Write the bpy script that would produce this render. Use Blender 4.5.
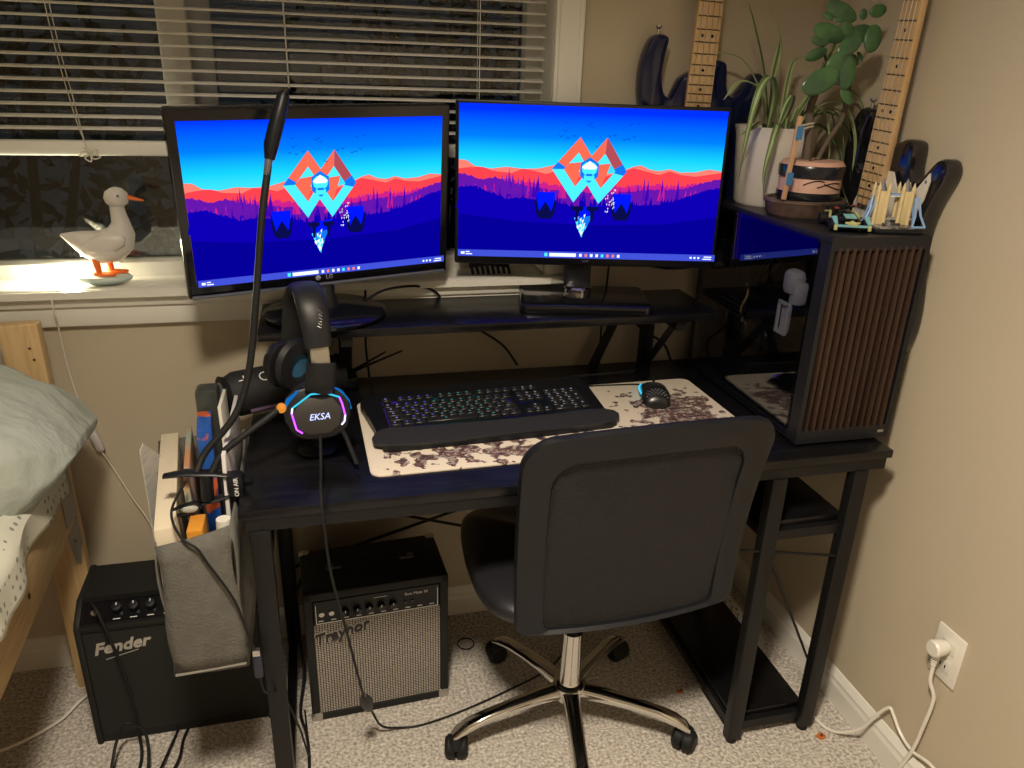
import bpy, bmesh, math, random
from mathutils import Vector as V, Matrix as M, Euler
random.seed(7)
D=bpy.data
for o in list(D.objects): D.objects.remove(o)
sc=bpy.context.scene; COL=sc.collection
R=math.radians
# ---------------------------------------------------------------- camera, world, light, exposure
def cam_axes(yaw,pitch,roll):
    ca,sa,cb,sb,cc,s_=math.cos(yaw),math.sin(yaw),math.cos(pitch),math.sin(pitch),math.cos(roll),math.sin(roll)
    right=V((ca,sa,0)); f0=V((-sa,ca,0)); u0=V((0,0,1))
    fwd=f0*cb-u0*sb; up=u0*cb+f0*sb
    return right*cc+up*s_, up*cc-right*s_, fwd
cd=D.cameras.new('camera'); cam=D.objects.new('camera',cd); COL.objects.link(cam)
r_,u_,f_=cam_axes(R(-14.490),R(21.796),R(1.872))
mw=M((r_,u_,-f_)).transposed().to_4x4(); mw.translation=V((0,0,1.44)); cam.matrix_world=mw
cd.sensor_width=36; cd.sensor_fit='HORIZONTAL'; cd.lens=772.36/1024*36; cd.clip_start=.02
sc.camera=cam
w=D.worlds.new('night'); sc.world=w; w.use_nodes=True
bg=w.node_tree.nodes['Background']; bg.inputs[0].default_value=(.035,.043,.055,1); bg.inputs[1].default_value=.22
sc.view_settings.view_transform='Standard'; sc.view_settings.look='None'; sc.view_settings.gamma=1
sc.view_settings.exposure=0; sc.view_settings.use_curve_mapping=False
def light(name,kind,loc,power,color,size=.1,rot=None):
    l=D.lights.new(name,kind); l.energy=power; l.color=color
    if kind=='AREA': l.shape='DISK'; l.size=size; l.spread=R(144)
    if kind=='POINT': l.shadow_soft_size=size
    o=D.objects.new(name,l); COL.objects.link(o); o.location=loc
    if rot: o.rotation_euler=rot
    return o
light('ceiling_light_glow','AREA',(-.04,.2,2.33),78,(1,.87,.69),.32,(R(-8),R(-11),0))
light('sill_light_glow','POINT',(-.535,1.858,1.012),7,(1,.94,.64),.012)
WX=1.195; BY=1.80
# ---------------------------------------------------------------- materials
MC={}
def srgb(c): return tuple(((x/255)/12.92 if x/255<=.04045 else ((x/255+.055)/1.055)**2.4) for x in c)
def mat(name,c=(.5,.5,.5),rough=.5,metal=0,em=None,es=1,spec=.5,bump=None,noise=None,coat=0,alpha=None,sheen=0):
    if name in MC: return MC[name]
    m=D.materials.new(name); m.use_nodes=True; nt=m.node_tree; b=nt.nodes['Principled BSDF']
    b.inputs['Base Color'].default_value=(*c,1); b.inputs['Roughness'].default_value=rough; b.inputs['Metallic'].default_value=metal
    b.inputs['Specular IOR Level'].default_value=spec; b.inputs['Coat Weight'].default_value=coat; b.inputs['Coat Roughness'].default_value=.08
    b.inputs['Sheen Weight'].default_value=sheen
    if em: b.inputs['Emission Color'].default_value=(*em,1); b.inputs['Emission Strength'].default_value=es
    tc=nt.nodes.new('ShaderNodeTexCoord')
    def nz(scale,stretch=(1,1,1),detail=4):
        mp=nt.nodes.new('ShaderNodeMapping'); mp.inputs['Scale'].default_value=stretch; nt.links.new(tc.outputs['Object'],mp.inputs[0])
        n=nt.nodes.new('ShaderNodeTexNoise'); n.inputs['Scale'].default_value=scale; n.inputs['Detail'].default_value=detail
        nt.links.new(mp.outputs[0],n.inputs[0]); return n
    if noise:  # (scale, stretch, colour2, low, high)
        n=nz(noise[0],noise[1]); cr=nt.nodes.new('ShaderNodeValToRGB')
        cr.color_ramp.elements[0].position=noise[3]; cr.color_ramp.elements[0].color=(*c,1)
        cr.color_ramp.elements[1].position=noise[4]; cr.color_ramp.elements[1].color=(*noise[2],1)
        nt.links.new(n.outputs[0],cr.inputs[0]); nt.links.new(cr.outputs[0],b.inputs['Base Color'])
    if bump:   # (scale, strength, distance, stretch)
        n=nz(bump[0],bump[3] if len(bump)>3 else (1,1,1)); bp=nt.nodes.new('ShaderNodeBump'); bp.inputs['Strength'].default_value=bump[1]
        bp.inputs['Distance'].default_value=bump[2]; nt.links.new(n.outputs[0],bp.inputs['Height']); nt.links.new(bp.outputs[0],b.inputs['Normal'])
    MC[name]=m; return m
def glass(name,tint,ior,rough=.0):
    m=D.materials.new(name); m.use_nodes=True; nt=m.node_tree; nt.nodes.remove(nt.nodes['Principled BSDF']); out=nt.nodes['Material Output']
    t=nt.nodes.new('ShaderNodeBsdfTransparent'); t.inputs[0].default_value=(*tint,1)
    g=nt.nodes.new('ShaderNodeBsdfGlossy'); g.inputs['Roughness'].default_value=rough
    lw=nt.nodes.new('ShaderNodeLayerWeight'); pw=nt.nodes.new('ShaderNodeMath'); pw.operation='POWER'; pw.inputs[1].default_value=5; nt.links.new(lw.outputs['Facing'],pw.inputs[0])
    lw.inputs[0].default_value=.5; f=nt.nodes.new('ShaderNodeMath'); f.operation='MULTIPLY_ADD'; f.inputs[1].default_value=1-ior; f.inputs[2].default_value=ior; nt.links.new(pw.outputs[0],f.inputs[0])
    x=nt.nodes.new('ShaderNodeMixShader'); nt.links.new(f.outputs[0],x.inputs[0]); nt.links.new(t.outputs[0],x.inputs[1]); nt.links.new(g.outputs[0],x.inputs[2]); nt.links.new(x.outputs[0],out.inputs[0])
    MC[name]=m; return m
def emis(name,c,s=1):
    if name in MC: return MC[name]
    m=D.materials.new(name); m.use_nodes=True; nt=m.node_tree; nt.nodes.remove(nt.nodes['Principled BSDF'])
    e=nt.nodes.new('ShaderNodeEmission'); e.inputs[0].default_value=(*srgb(c),1); e.inputs[1].default_value=s
    nt.links.new(e.outputs[0],nt.nodes['Material Output'].inputs[0]); MC[name]=m; return m
wall_m=mat('wall_paint',(.48,.412,.305),.75,bump=(220,.25,.002),noise=(1.6,(1,1,1),(.50,.43,.315),.3,.7))
ceil_m=mat('ceiling_paint',(.75,.73,.68),.9)
trim_m=mat('trim_paint',(.72,.70,.64),.35)
carpet_m=mat('carpet_fibre',(.27,.245,.22),1,spec=.1,noise=(130,(1,1,1),(.76,.70,.63),.30,.68),bump=(190,.8,.008))
blk=mat('black_plastic',(.005,.006,.009),.40,spec=.35)
blkg=mat('black_gloss',(.006,.006,.008),.12)
blkm=mat('black_metal',(.006,.006,.0065),.45,spec=.3,bump=(400,.1,.001))
deskm=mat('desk_laminate',(.003,.003,.004),.27,spec=.35,noise=(14,(1,14,1),(.009,.009,.010),.40,.75),bump=(18,.15,.002,(1,16,1)))
rub=mat('black_rubber',(.008,.008,.009),.6,spec=.3)
chrome=mat('chrome',(.75,.74,.72),.09,1)
silver=mat('brushed_silver',(.55,.54,.52),.35,1)
white=mat('white_plastic',(.72,.69,.62),.35)
cream=mat('cream_card',(.78,.70,.55),.6)
# ---------------------------------------------------------------- geometry helpers
class B:
    def __init__(s): s.bm=bmesh.new()
    def _mi(s,fs,mi):
        for f in fs: f.material_index=mi
    def box(s,c,d,rot=None,bev=0,mi=0,seg=2):
        r=bmesh.ops.create_cube(s.bm,size=1); vs=r['verts']
        bmesh.ops.scale(s.bm,vec=d,verts=vs)
        fs=list({f for v in vs for f in v.link_faces})
        if bev>0:
            es=list({e for v in vs for e in v.link_edges})
            q=bmesh.ops.bevel(s.bm,geom=es,offset=min(bev,min(d)*.49),segments=seg,profile=.5,affect='EDGES')
            vs=list({v for f in q['faces'] for v in f.verts}|{v for v in vs if v.is_valid})
            allf=set()
            for v in vs: allf|=set(v.link_faces)
            fs=list(allf); vs=list({v for f in fs for v in f.verts})
        if rot is not None:
            if not isinstance(rot,M): rot=Euler(rot).to_matrix()
            bmesh.ops.rotate(s.bm,cent=(0,0,0),matrix=rot,verts=vs)
        bmesh.ops.translate(s.bm,vec=c,verts=vs); s._mi(fs,mi); return s
    def ring(s,pts): return [s.bm.verts.new(p) for p in pts]
    def skinrings(s,rings,closed=True,cap=True,mi=0):
        L=[s.ring(r) for r in rings]; fs=[]
        n=len(L[0])
        for a,b in zip(L,L[1:]):
            for i in range(n if closed else n-1):
                j=(i+1)%n
                try: fs.append(s.bm.faces.new((a[i],a[j],b[j],b[i])))
                except ValueError: pass
        if cap:
            for q in (L[0][::-1],L[-1]):
                try: fs.append(s.bm.faces.new(q))
                except ValueError: pass
        s._mi(fs,mi); return s
    def tube(s,path,r,seg=10,mi=0,rr=None,cap=True,flat=1.0):
        P=[V(p) for p in path]; rings=[]; up=None
        for i,p in enumerate(P):
            t=(P[min(i+1,len(P)-1)]-P[max(i-1,0)]).normalized()
            if up is None:
                up=V((0,0,1)) if abs(t.z)<.9 else V((0,1,0))
            x=t.cross(up).normalized(); y=x.cross(t).normalized(); up=y
            ra=rr[i] if rr else r
            rings.append([p+x*math.cos(2*math.pi*k/seg)*ra+y*math.sin(2*math.pi*k/seg)*ra*flat for k in range(seg)])
        return s.skinrings(rings,cap=cap,mi=mi)
    def cyl(s,a,b,r0,r1=None,seg=20,mi=0):
        return s.tube([a,b],r0,seg,mi,rr=[r0,r0 if r1 is None else r1])
    def lathe(s,c,prof,seg=28,mi=0,axis='z',sx=1,sy=1,rot=None):
        c=V(c); rings=[]
        for (r,z) in prof:
            r=max(r,1e-5); ring=[]
            for k in range(seg):
                a=2*math.pi*k/seg; p=V((math.cos(a)*r*sx,math.sin(a)*r*sy,z))
                if axis=='x': p=V((p.z,p.x,p.y))
                if axis=='y': p=V((p.x,-p.z,p.y))
                if rot is not None: p=rot@p
                ring.append(c+p)
            rings.append(ring)
        return s.skinrings(rings,mi=mi)
    def prism(s,pts,t,f,mi=0,mi_side=None,bev=0):   # pts 2D outline; f(u,v,w)->3D; thickness t along w from 0
        a=[s.bm.verts.new(f(u,v,0)) for u,v in pts]; fs=[]
        if t==0:
            fs.append(s.bm.faces.new(a)); s._mi(fs,mi); return s
        ms=mi if mi_side is None else mi_side
        if bev:
            cx=sum(p[0] for p in pts)/len(pts); n=len(pts)
            def inset(k):
                out=[]
                for i,(u,v) in enumerate(pts):
                    pu,pv=pts[i-1]; nu,nv=pts[(i+1)%n]; tx,ty=nu-pu,nv-pv; L=math.hypot(tx,ty) or 1
                    out.append((u-ty/L*k*s_or,v+tx/L*k*s_or))
                return out
            ar=sum(pts[i-1][0]*pts[i][1]-pts[i][0]*pts[i-1][1] for i in range(n)); s_or=1 if ar>0 else -1
            ins=inset(bev)
            ins2=inset(bev*.3)
            loops=[(ins,0),(ins2,bev*.3),(pts,bev),(pts,t-bev),(ins2,t-bev*.3),(ins,t)]
            for v in a: s.bm.verts.remove(v)
            L=[[s.bm.verts.new(f(u,v,w_)) for u,v in q] for q,w_ in loops]
            for x,y in zip(L,L[1:]):
                for i in range(n):
                    g=s.bm.faces.new((x[i],x[(i+1)%n],y[(i+1)%n],y[i])); g.material_index=ms
            fs+= [s.bm.faces.new(L[0]),s.bm.faces.new(L[-1])]
        else:
            b=[s.bm.verts.new(f(u,v,t)) for u,v in pts]; n=len(a)
            for i in range(n):
                g=s.bm.faces.new((a[i],a[(i+1)%n],b[(i+1)%n],b[i])); g.material_index=ms
            fs+=[s.bm.faces.new(a[::-1]),s.bm.faces.new(b)]
        s._mi(fs,mi); return s
    def ball(s,c,r,sc_=(1,1,1),mi=0,rot=None,sub=2):
        q=bmesh.ops.create_icosphere(s.bm,subdivisions=sub,radius=r); vs=q['verts']
        bmesh.ops.scale(s.bm,vec=sc_,verts=vs)
        if rot is not None: bmesh.ops.rotate(s.bm,cent=(0,0,0),matrix=rot,verts=vs)
        bmesh.ops.translate(s.bm,vec=c,verts=vs); s._mi({f for v in vs for f in v.link_faces},mi); return s
    def grid(s,nu,nv,f,mi=0,th=None):
        G=[[s.bm.verts.new(f(i/nu,j/nv)) for j in range(nv+1)] for i in range(nu+1)]; fs=[]
        for i in range(nu):
            for j in range(nv): fs.append(s.bm.faces.new((G[i][j],G[i+1][j],G[i+1][j+1],G[i][j+1])))
        s._mi(fs,mi); return s
    def build(s,name,mats,parent=None,smooth=True,local=False,solid=0,sub=0):
        bmesh.ops.recalc_face_normals(s.bm,faces=s.bm.faces)
        me=D.meshes.new(name); s.bm.to_mesh(me); s.bm.free()
        if not isinstance(mats,(list,tuple)): mats=[mats]
        for m in mats: me.materials.append(m)
        o=D.objects.new(name,me); COL.objects.link(o)
        if parent is not None:
            o.parent=parent
            if not local:
                r=parent
                while r.parent: r=r.parent
                me.transform(WM[r.name].inverted())
        if smooth:
            me.polygons.foreach_set('use_smooth',[True]*len(me.polygons)); me.set_sharp_from_angle(angle=R(38))
        if solid:
            q=o.modifiers.new('solid','SOLIDIFY'); q.thickness=solid; q.offset=0
        if sub:
            q=o.modifiers.new('sub','SUBSURF'); q.levels=sub; q.render_levels=sub
        return o
WM={}
def tag(o,label,cat,group=None):
    o['label']=label; o['category']=cat
    if group: o['group']=group
    return o
def thing(name,label,cat,loc=(0,0,0),rz=0,group=None,mx=None):
    o=D.objects.new(name,None); COL.objects.link(o); o.empty_display_size=.05
    if mx is None: mx=M.Translation(loc)@M.Rotation(rz,4,'Z')
    o.matrix_world=mx; WM[o.name]=mx.copy(); return tag(o,label,cat,group)
def struct(o): o['kind']='structure'; return o
def spline(P,n=8):
    P=[V(p) for p in P]; out=[]
    Q=[P[0]*2-P[1]]+P+[P[-1]*2-P[-2]]
    for i in range(1,len(Q)-2):
        a,b,c,d=Q[i-1:i+3]
        for k in range(n):
            t=k/n; out.append(.5*((2*b)+(c-a)*t+(2*a-5*b+4*c-d)*t*t+(3*b-a-3*c+d)*t**3))
    out.append(P[-1]); return out
def smooth2(P,n=5,closed=True):
    out=[]; N=len(P)
    for i in range(N):
        a,b,c,d=[V((*P[(i+k)%N],0)) for k in (-1,0,1,2)]
        for k in range(n):
            t=k/n; q=.5*((2*b)+(c-a)*t+(2*a-5*b+4*c-d)*t*t+(3*b-a-3*c+d)*t**3); out.append((q.x,q.y))
    return out
def rrect(x0,y0,x1,y1,r,n=5):
    o=[]
    for cx,cy,a0 in ((x1-r,y1-r,0),(x0+r,y1-r,90),(x0+r,y0+r,180),(x1-r,y0+r,270)):
        for k in range(n+1):
            a=R(a0+90*k/n); o.append((cx+r*math.cos(a),cy+r*math.sin(a)))
    return o
def text(name,body,size,m,parent,mx,extr=.0004,shear=0,local=False,align='CENTER',off=0):
    cu=D.curves.new(name,'FONT'); cu.body=body; cu.size=size; cu.extrude=extr; cu.shear=shear; cu.align_x=align; cu.align_y='CENTER'; cu.resolution_u=3; cu.offset=off
    t=D.objects.new(name+'_src',cu); COL.objects.link(t); bpy.context.view_layer.update()
    dg=bpy.context.evaluated_depsgraph_get(); me=D.meshes.new_from_object(t.evaluated_get(dg)); D.objects.remove(t)
    me.name=name; me.materials.clear(); me.materials.append(m); me.transform(mx)
    o=D.objects.new(name,me); COL.objects.link(o)
    if parent is not None:
        o.parent=parent
        if not local:
            r=parent
            while r.parent: r=r.parent
            me.transform(WM[r.name].inverted())
    return o
def frame(o,x,y):   # 4x4 with origin o, local x and y axes
    x=V(x).normalized(); y=V(y).normalized(); z=x.cross(y).normalized(); y=z.cross(x)
    m=M((x,y,z)).transposed().to_4x4(); m.translation=V(o); return m
# ---------------------------------------------------------------- the room
struct(B().box((-.4,.2,-.02),(3.4,3.7,.04)).build('floor',carpet_m,smooth=False))
struct(B().box((-.4,.2,2.44),(3.4,3.7,.04)).build('ceiling',ceil_m,smooth=False))
struct(B().box((WX+.05,.2,1.21),(.1,3.7,2.42)).build('wall_right',wall_m,smooth=False))
struct(B().box((-2.05,.2,1.21),(.1,3.7,2.42)).build('wall_left',wall_m,smooth=False))
struct(B().box((-.4,-1.65,1.21),(3.2,.1,2.42)).build('wall_front',wall_m,smooth=False))
wx0,wx1,wz0,wz1=-1.45,.545,.975,2.12
b=B(); b.box(((wx1+WX)/2,BY+.08,1.21),(WX-wx1,.16,2.42)); b.box(((-2.0+wx0)/2,BY+.08,1.21),(wx0+2.0,.16,2.42))
b.box(((wx0+wx1)/2,BY+.08,wz0/2),(wx1-wx0,.16,wz0)); b.box(((wx0+wx1)/2,BY+.08,(wz1+2.42)/2),(wx1-wx0,.16,2.42-wz1))
struct(b.build('wall_back',wall_m,smooth=False))
def base_profile(f,L0,L1,name):
    pr=[(0,0),(.014,0),(.014,.052),(.011,.062),(.011,.070),(.006,.080),(.003,.086),(0,.088)]
    b=B(); b.prism(pr,1,lambda u,v,w_:f(u,v,L0+(L1-L0)*w_)); return struct(b.build(name,trim_m,smooth=False))
base_profile(lambda u,v,l:V((WX-u,l,v)),-1.6,BY,'baseboard_right')
base_profile(lambda u,v,l:V((l,BY-u,v)),-2.0,WX-.014,'baseboard_back')
base_profile(lambda u,v,l:V((-2.0+u,l,v)),-1.6,BY-.014,'baseboard_left')
# window: frame, mullion, pane, casing, stool
wm=mat('window_vinyl',(.60,.58,.54),.4)
b=B(); yy=BY+.115
for x in (wx0+.025,wx1-.025): b.box((x,yy,(wz0+wz1)/2+.01),(.05,.05,wz1-wz0-.04),bev=.004)
b.box(((wx0+wx1)/2,yy,wz1-.03),(wx1-wx0,.05,.05),bev=.004); b.box(((wx0+wx1)/2,yy,wz0+.022),(wx1-wx0,.06,.044),bev=.004)
wf=struct(b.build('window_1',wm))
b=B(); b.box((-.268,yy-.005,1.56),(.058,.055,1.06),bev=.004); b.box((-.218,yy+.006,1.56),(.05,.03,1.06),bev=.003,mi=1); b.build('mullion',[wm,mat('window_sash_grey',(.30,.31,.34),.4)],wf,local=True)
B().box(((wx0+wx1)/2,yy+.012,(wz0+wz1)/2),(wx1-wx0-.06,.004,wz1-wz0-.08)).build('pane',glass('window_glass',(.92,.94,.93),.055),wf,local=True,smooth=False)
b=B(); b.box(((wx0+wx1)/2,BY+.03,.978),(wx1-wx0+.0,.14,.016)); b.box(((wx0+wx1)/2,BY-.018,.978),(wx1-wx0+.17,.036,.020),bev=.006)
b.box(((wx0+wx1)/2,BY-.012,.957),(wx1-wx0+.14,.024,.022),bev=.005)
b.box(((wx0+wx1)/2,BY-.008,.927),(wx1-wx0+.13,.016,.05),bev=.004)
b.box(((wx0+wx1)/2,BY-.006,.906),(wx1-wx0+.13,.012,.010),bev=.003)
struct(b.build('trim_1',trim_m))
b=B()
for k,(w_,t) in enumerate(((.066,.014),(.050,.019),(.012,.022))):
    b.box((wx1-.010+.033 if k<2 else wx1+.048,BY-t/2,1.57),(w_,t,1.17),bev=.003)
b.box((wx1-.004,BY+.045,1.55),(.012,.09,1.12)); b.box((wx0-.03,BY-.007,1.57),(.066,.014,1.17)); b.box(((wx0+wx1)/2,BY-.007,2.15),(wx1-wx0+.13,.014,.066))
struct(b.build('trim_2',trim_m))
# dark bushes outside
def bush(c,s_,seed,label):
    random.seed(seed); b=B()
    for k in range(1500):
        d=V((random.gauss(0,1),random.gauss(0,1),random.gauss(0,1))).normalized()*random.uniform(.6,1); p=V(c)+V((d.x*s_[0],d.y*s_[1],abs(d.z)*s_[2]))
        a=V((random.uniform(-1,1),random.uniform(-1,1),random.uniform(-1,1))).normalized(); x=a.orthogonal().normalized(); l=random.uniform(.03,.07)
        vs=[b.bm.verts.new(p+q) for q in (a*l,x*l*.4,-a*l,-x*l*.4)]; b.bm.faces.new(vs)
    t=thing('bush',label,'bush',(c[0],c[1],0)); b.build('foliage',mat('night_leaves',(.014,.017,.014),.9,spec=.1),t,smooth=False)
    b=B()
    for k in range(5): b.tube([(c[0],c[1],0),(c[0]+s_[0]*.4*math.cos(k*1.3),c[1]+s_[1]*.3*math.sin(k*1.3),s_[2]*.9)],.02,6,rr=[.03,.008])
    b.build('stem',mat('night_bark',(.018,.018,.016),.9),t)
bush((-1.2,3.6,.0),(1.1,.5,2.0),3,'dark leafy bush outside the window, left of the mullion')
bush((.6,3.9,.0),(1.0,.5,2.3),4,'dark leafy bush outside the window, right of the mullion')
B().box((0,4.2,-.06),(9,4.6,.05)).build('ground',mat('night_soil',(.015,.017,.014),1),smooth=False)['kind']='structure'
# ceiling lamp
t=thing('ceiling_lamp','round flush ceiling lamp with a white glass dome above the chair','lamp',(-.04,.2,2.42))
B().lathe((-.04,.2,2.34),[(.15,.0),(.17,.02),(.17,.08),(0,.08)],32).build('lamp_base',white,t)
B().lathe((-.04,.2,2.34),[(0,.0),(.10,.004),(.15,.016),(.15,.02)],32).build('lamp_shade',mat('lit_lamp_glass',(.8,.75,.65),.4,em=(1,.85,.6),es=2),t)
# ---------------------------------------------------------------- window blind
slm=mat('blind_vinyl',(.88,.87,.82),.4)
t=thing('window_blind','cream horizontal slat blind half lowered over the dark window','blind',(0,BY+.03,1.26))
bx0,bx1=-1.43,.522; yb=BY+.032
b=B(); z=1.312
while z<2.06:
    def f(u,v,z=z):
        return V((bx0+(bx1-bx0)*u,yb-.0125+.025*v,z+.0025*math.sin(math.pi*v)+.0045*(v-.5)))
    b.grid(1,4,f); z+=.0232
b.build('slats',slm,t,solid=.0012)
B().box(((bx0+bx1)/2,yb,1.273),(bx1-bx0,.026,.030),bev=.006).build('bottom_rail',slm,t)
B().box(((bx0+bx1)/2,yb,2.085),(bx1-bx0,.032,.035),bev=.003).build('head_rail',slm,t)
b=B()
for x in (-1.2,.372):
    for dy in (-.013,.013): B().tube([(x,yb+dy,2.08),(x,yb+dy,1.27)],.0009,5).build('ladder_cord',slm,t)
b=B()
for dx in (-.004,.004): b.tube(spline([(-.495+dx,yb-.018,2.07),(-.478+dx,yb-.018,1.55),(-.462+dx*.8,yb-.018,1.36),(-.452,yb-.018,1.285),(-.448,yb-.018,1.27)]),.0010,5)
b.build('pull_cord',mat('cord_cotton',(.62,.60,.52),.8),t)
b=B()
random.seed(2)
for k in range(5):
    a=k*1.3; c=V((-.444,yb-.022,1.262)); b.tube(spline([c,c+V((.014*math.cos(a),-.004,.010*math.sin(a))),c+V((.02*math.cos(a+.8),-.002,.014*math.sin(a+.8))),c]),.0014,5)
b.build('cord_knot',MC['cord_cotton'],t)
B().tube([(-.04,yb-.02,2.07),(-.04,yb-.02,1.40)],.0016,6).build('tilt_cord',MC['cord_cotton'],t)
# ---------------------------------------------------------------- duck figurine
duckw=mat('duck_white',(.66,.62,.58),.38); duo=mat('duck_orange',(.85,.17,.02),.4); dub=mat('duck_base_mint',(.50,.60,.56),.35)
dx,dy,dz=-.450,1.826,.988
t=thing('duck_figurine','white duck figurine with orange beak and feet standing on the windowsill','figurine',(dx,dy,dz))
B().lathe((dx-.008,dy-.006,dz),[(0,0),(.030,0),(.046,.005),(.055,.010),(.056,.014),(.052,.018),(0,.018)],36,sy=.62).build('base',dub,t)
b=B()
# body: rings along a bent spine from tail to head
sp=[(-.078,.100,.002,.002),(-.066,.096,.012,.009),(-.050,.090,.021,.018),(-.028,.080,.030,.028),(-.004,.074,.035,.034),(.014,.078,.034,.036),(.028,.090,.028,.034),(.036,.106,.021,.026),(.037,.124,.016,.0175),(.035,.142,.0135,.0145),(.034,.156,.0130,.0135)]
rings=[]
for i,(u,z,ry,rn) in enumerate(sp):
    a=sp[max(i-1,0)]; c=sp[min(i+1,len(sp)-1)]; tt=V((c[0]-a[0],0,c[1]-a[1])).normalized(); nn=V((-tt.z,0,tt.x))
    rings.append([V((dx+u,dy,dz+z))+V((0,1,0))*ry*math.cos(2*math.pi*k/20)+nn*rn*math.sin(2*math.pi*k/20) for k in range(20)])
b.skinrings(rings)
b.ball((dx+.036,dy,dz+.172),.0215,(1.12,.92,1.0))
b.ball((dx+.004,dy-.026,dz+.083),.03,(1.5,.35,.72),rot=M.Rotation(R(-14),3,'Y')).ball((dx+.004,dy+.026,dz+.083),.03,(1.5,.35,.72),rot=M.Rotation(R(-14),3,'Y'))
b.build('body',duckw,t)
B().tube([(dx+.054,dy,dz+.173),(dx+.068,dy,dz+.170),(dx+.086,dy,dz+.166)],.01,12,rr=[.0085,.0065,.003],flat=.6).build('beak',duo,t)
b=B().ball((dx+.043,dy-.0185,dz+.178),.0028).ball((dx+.043,dy+.0185,dz+.178),.0028); b.build('eye',mat('duck_eye_grey',(.20,.19,.18),.5),t)
for s_ in (-1,1):
    y0=dy+s_*.013; x0=dx-.010+s_*.009
    b=B().tube([(x0,y0,dz+.052),(x0+.002,y0,dz+.034),(x0+.004,y0,dz+.024)],.007,10,rr=[.0095,.007,.006])
    b.prism(smooth2([(-.006,-.005),(.012,-.014),(.032,-.013),(.036,0),(.032,.013),(.012,.014),(-.006,.005)],3),.007,lambda u,v,w_,x0=x0,y0=y0:V((x0+u,y0+v*.8,dz+.018+w_*(1-.5*max(u,0)/.036))),bev=.002)
    b.build('leg',duo,t)
for o in t.children:
    o.scale=(1.06,1.06,1.07) if o.name.split('.')[0]!='base' else (1,1,1); o.data.transform(M.Diagonal((*o.scale,1))); o.scale=(1,1,1)
# small light behind the duck, its cord and switch
t=thing('night_light','small glowing puck light on the windowsill behind the duck','lamp',(-.50,1.868,.986))
B().lathe((-.52,1.868,.986),[(0,0),(.02,0),(.021,.006),(.02,.012),(0,.012)],24).build('base',white,t)
b=B().ball((-.52,1.868,1.006),.014); b.ball((-.556,1.866,.998),.010); b.build('bulb',emis('bulb_glow',(255,244,190),25),t)
b=B(); b.tube(spline([(-.52,1.865,.992),(-.545,1.82,.990),(-.552,1.764,.980),(-.552,1.758,.94),(-.556,1.778,.90),(-.556,1.790,.80),(-.545,1.792,.70),(-.534,1.788,.66)]),.0016,7)
b.tube(spline([(-.522,1.79,.60),(-.50,1.793,.54),(-.475,1.793,.47),(-.44,1.79,.38),(-.43,1.785,.28),(-.44,1.775,.1),(-.47,1.76,.01)]),.0016,7)
b.build('cord',white,t)
B().box((-.5265,1.786,.630),(.018,.012,.062),rot=(0,R(-14),0),bev=.004).build('inline_switch',mat('switch_grey',(.55,.52,.52),.4),t)
# ---------------------------------------------------------------- monitors
scr_sky=D.materials.new('screen_sky'); scr_sky.use_nodes=True; nt=scr_sky.node_tree; nt.nodes.remove(nt.nodes['Principled BSDF'])
tc=nt.nodes.new('ShaderNodeTexCoord'); sx=nt.nodes.new('ShaderNodeSeparateXYZ'); cr=nt.nodes.new('ShaderNodeValToRGB'); em=nt.nodes.new('ShaderNodeEmission')
mp=nt.nodes.new('ShaderNodeMapRange'); mp.inputs['From Min'].default_value=.02; mp.inputs['From Max'].default_value=.16
nt.links.new(tc.outputs['Object'],sx.inputs[0]); nt.links.new(sx.outputs[2],mp.inputs[0]); nt.links.new(mp.outputs[0],cr.inputs[0]); nt.links.new(cr.outputs[0],em.inputs[0]); nt.links.new(em.outputs[0],nt.nodes['Material Output'].inputs[0])
e=cr.color_ramp.elements; e[0].position=0; e[0].color=(*srgb((70,225,245)),1); e[1].position=1; e[1].color=(*srgb((0,45,255)),1)
for p,c in ((.3,(20,200,255)),(.6,(0,120,255))): q=e.new(p); q.color=(*srgb(c),1)
PAL=[('sky',None),('peach',(235,120,105)),('red',(232,62,72)),('magenta',(190,30,130)),('purple',(95,20,160)),('deep',(12,0,165)),('navy',(5,0,140)),('orange',(232,100,75)),('rust',(165,70,80)),('aqua',(70,225,245)),('azure',(15,110,225)),('white',(235,245,255)),('bird',(0,60,130)),('letter',(8,10,70)),('bar',(60,75,200)),('violet',(60,5,165)),('blue',(0,20,235))]
em.inputs[1].default_value=1.2; SM=[scr_sky if c is None else emis('screen_'+n,c,1.25) for n,c in PAL]; SI={n:i for i,(n,c) in enumerate(PAL)}
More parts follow.
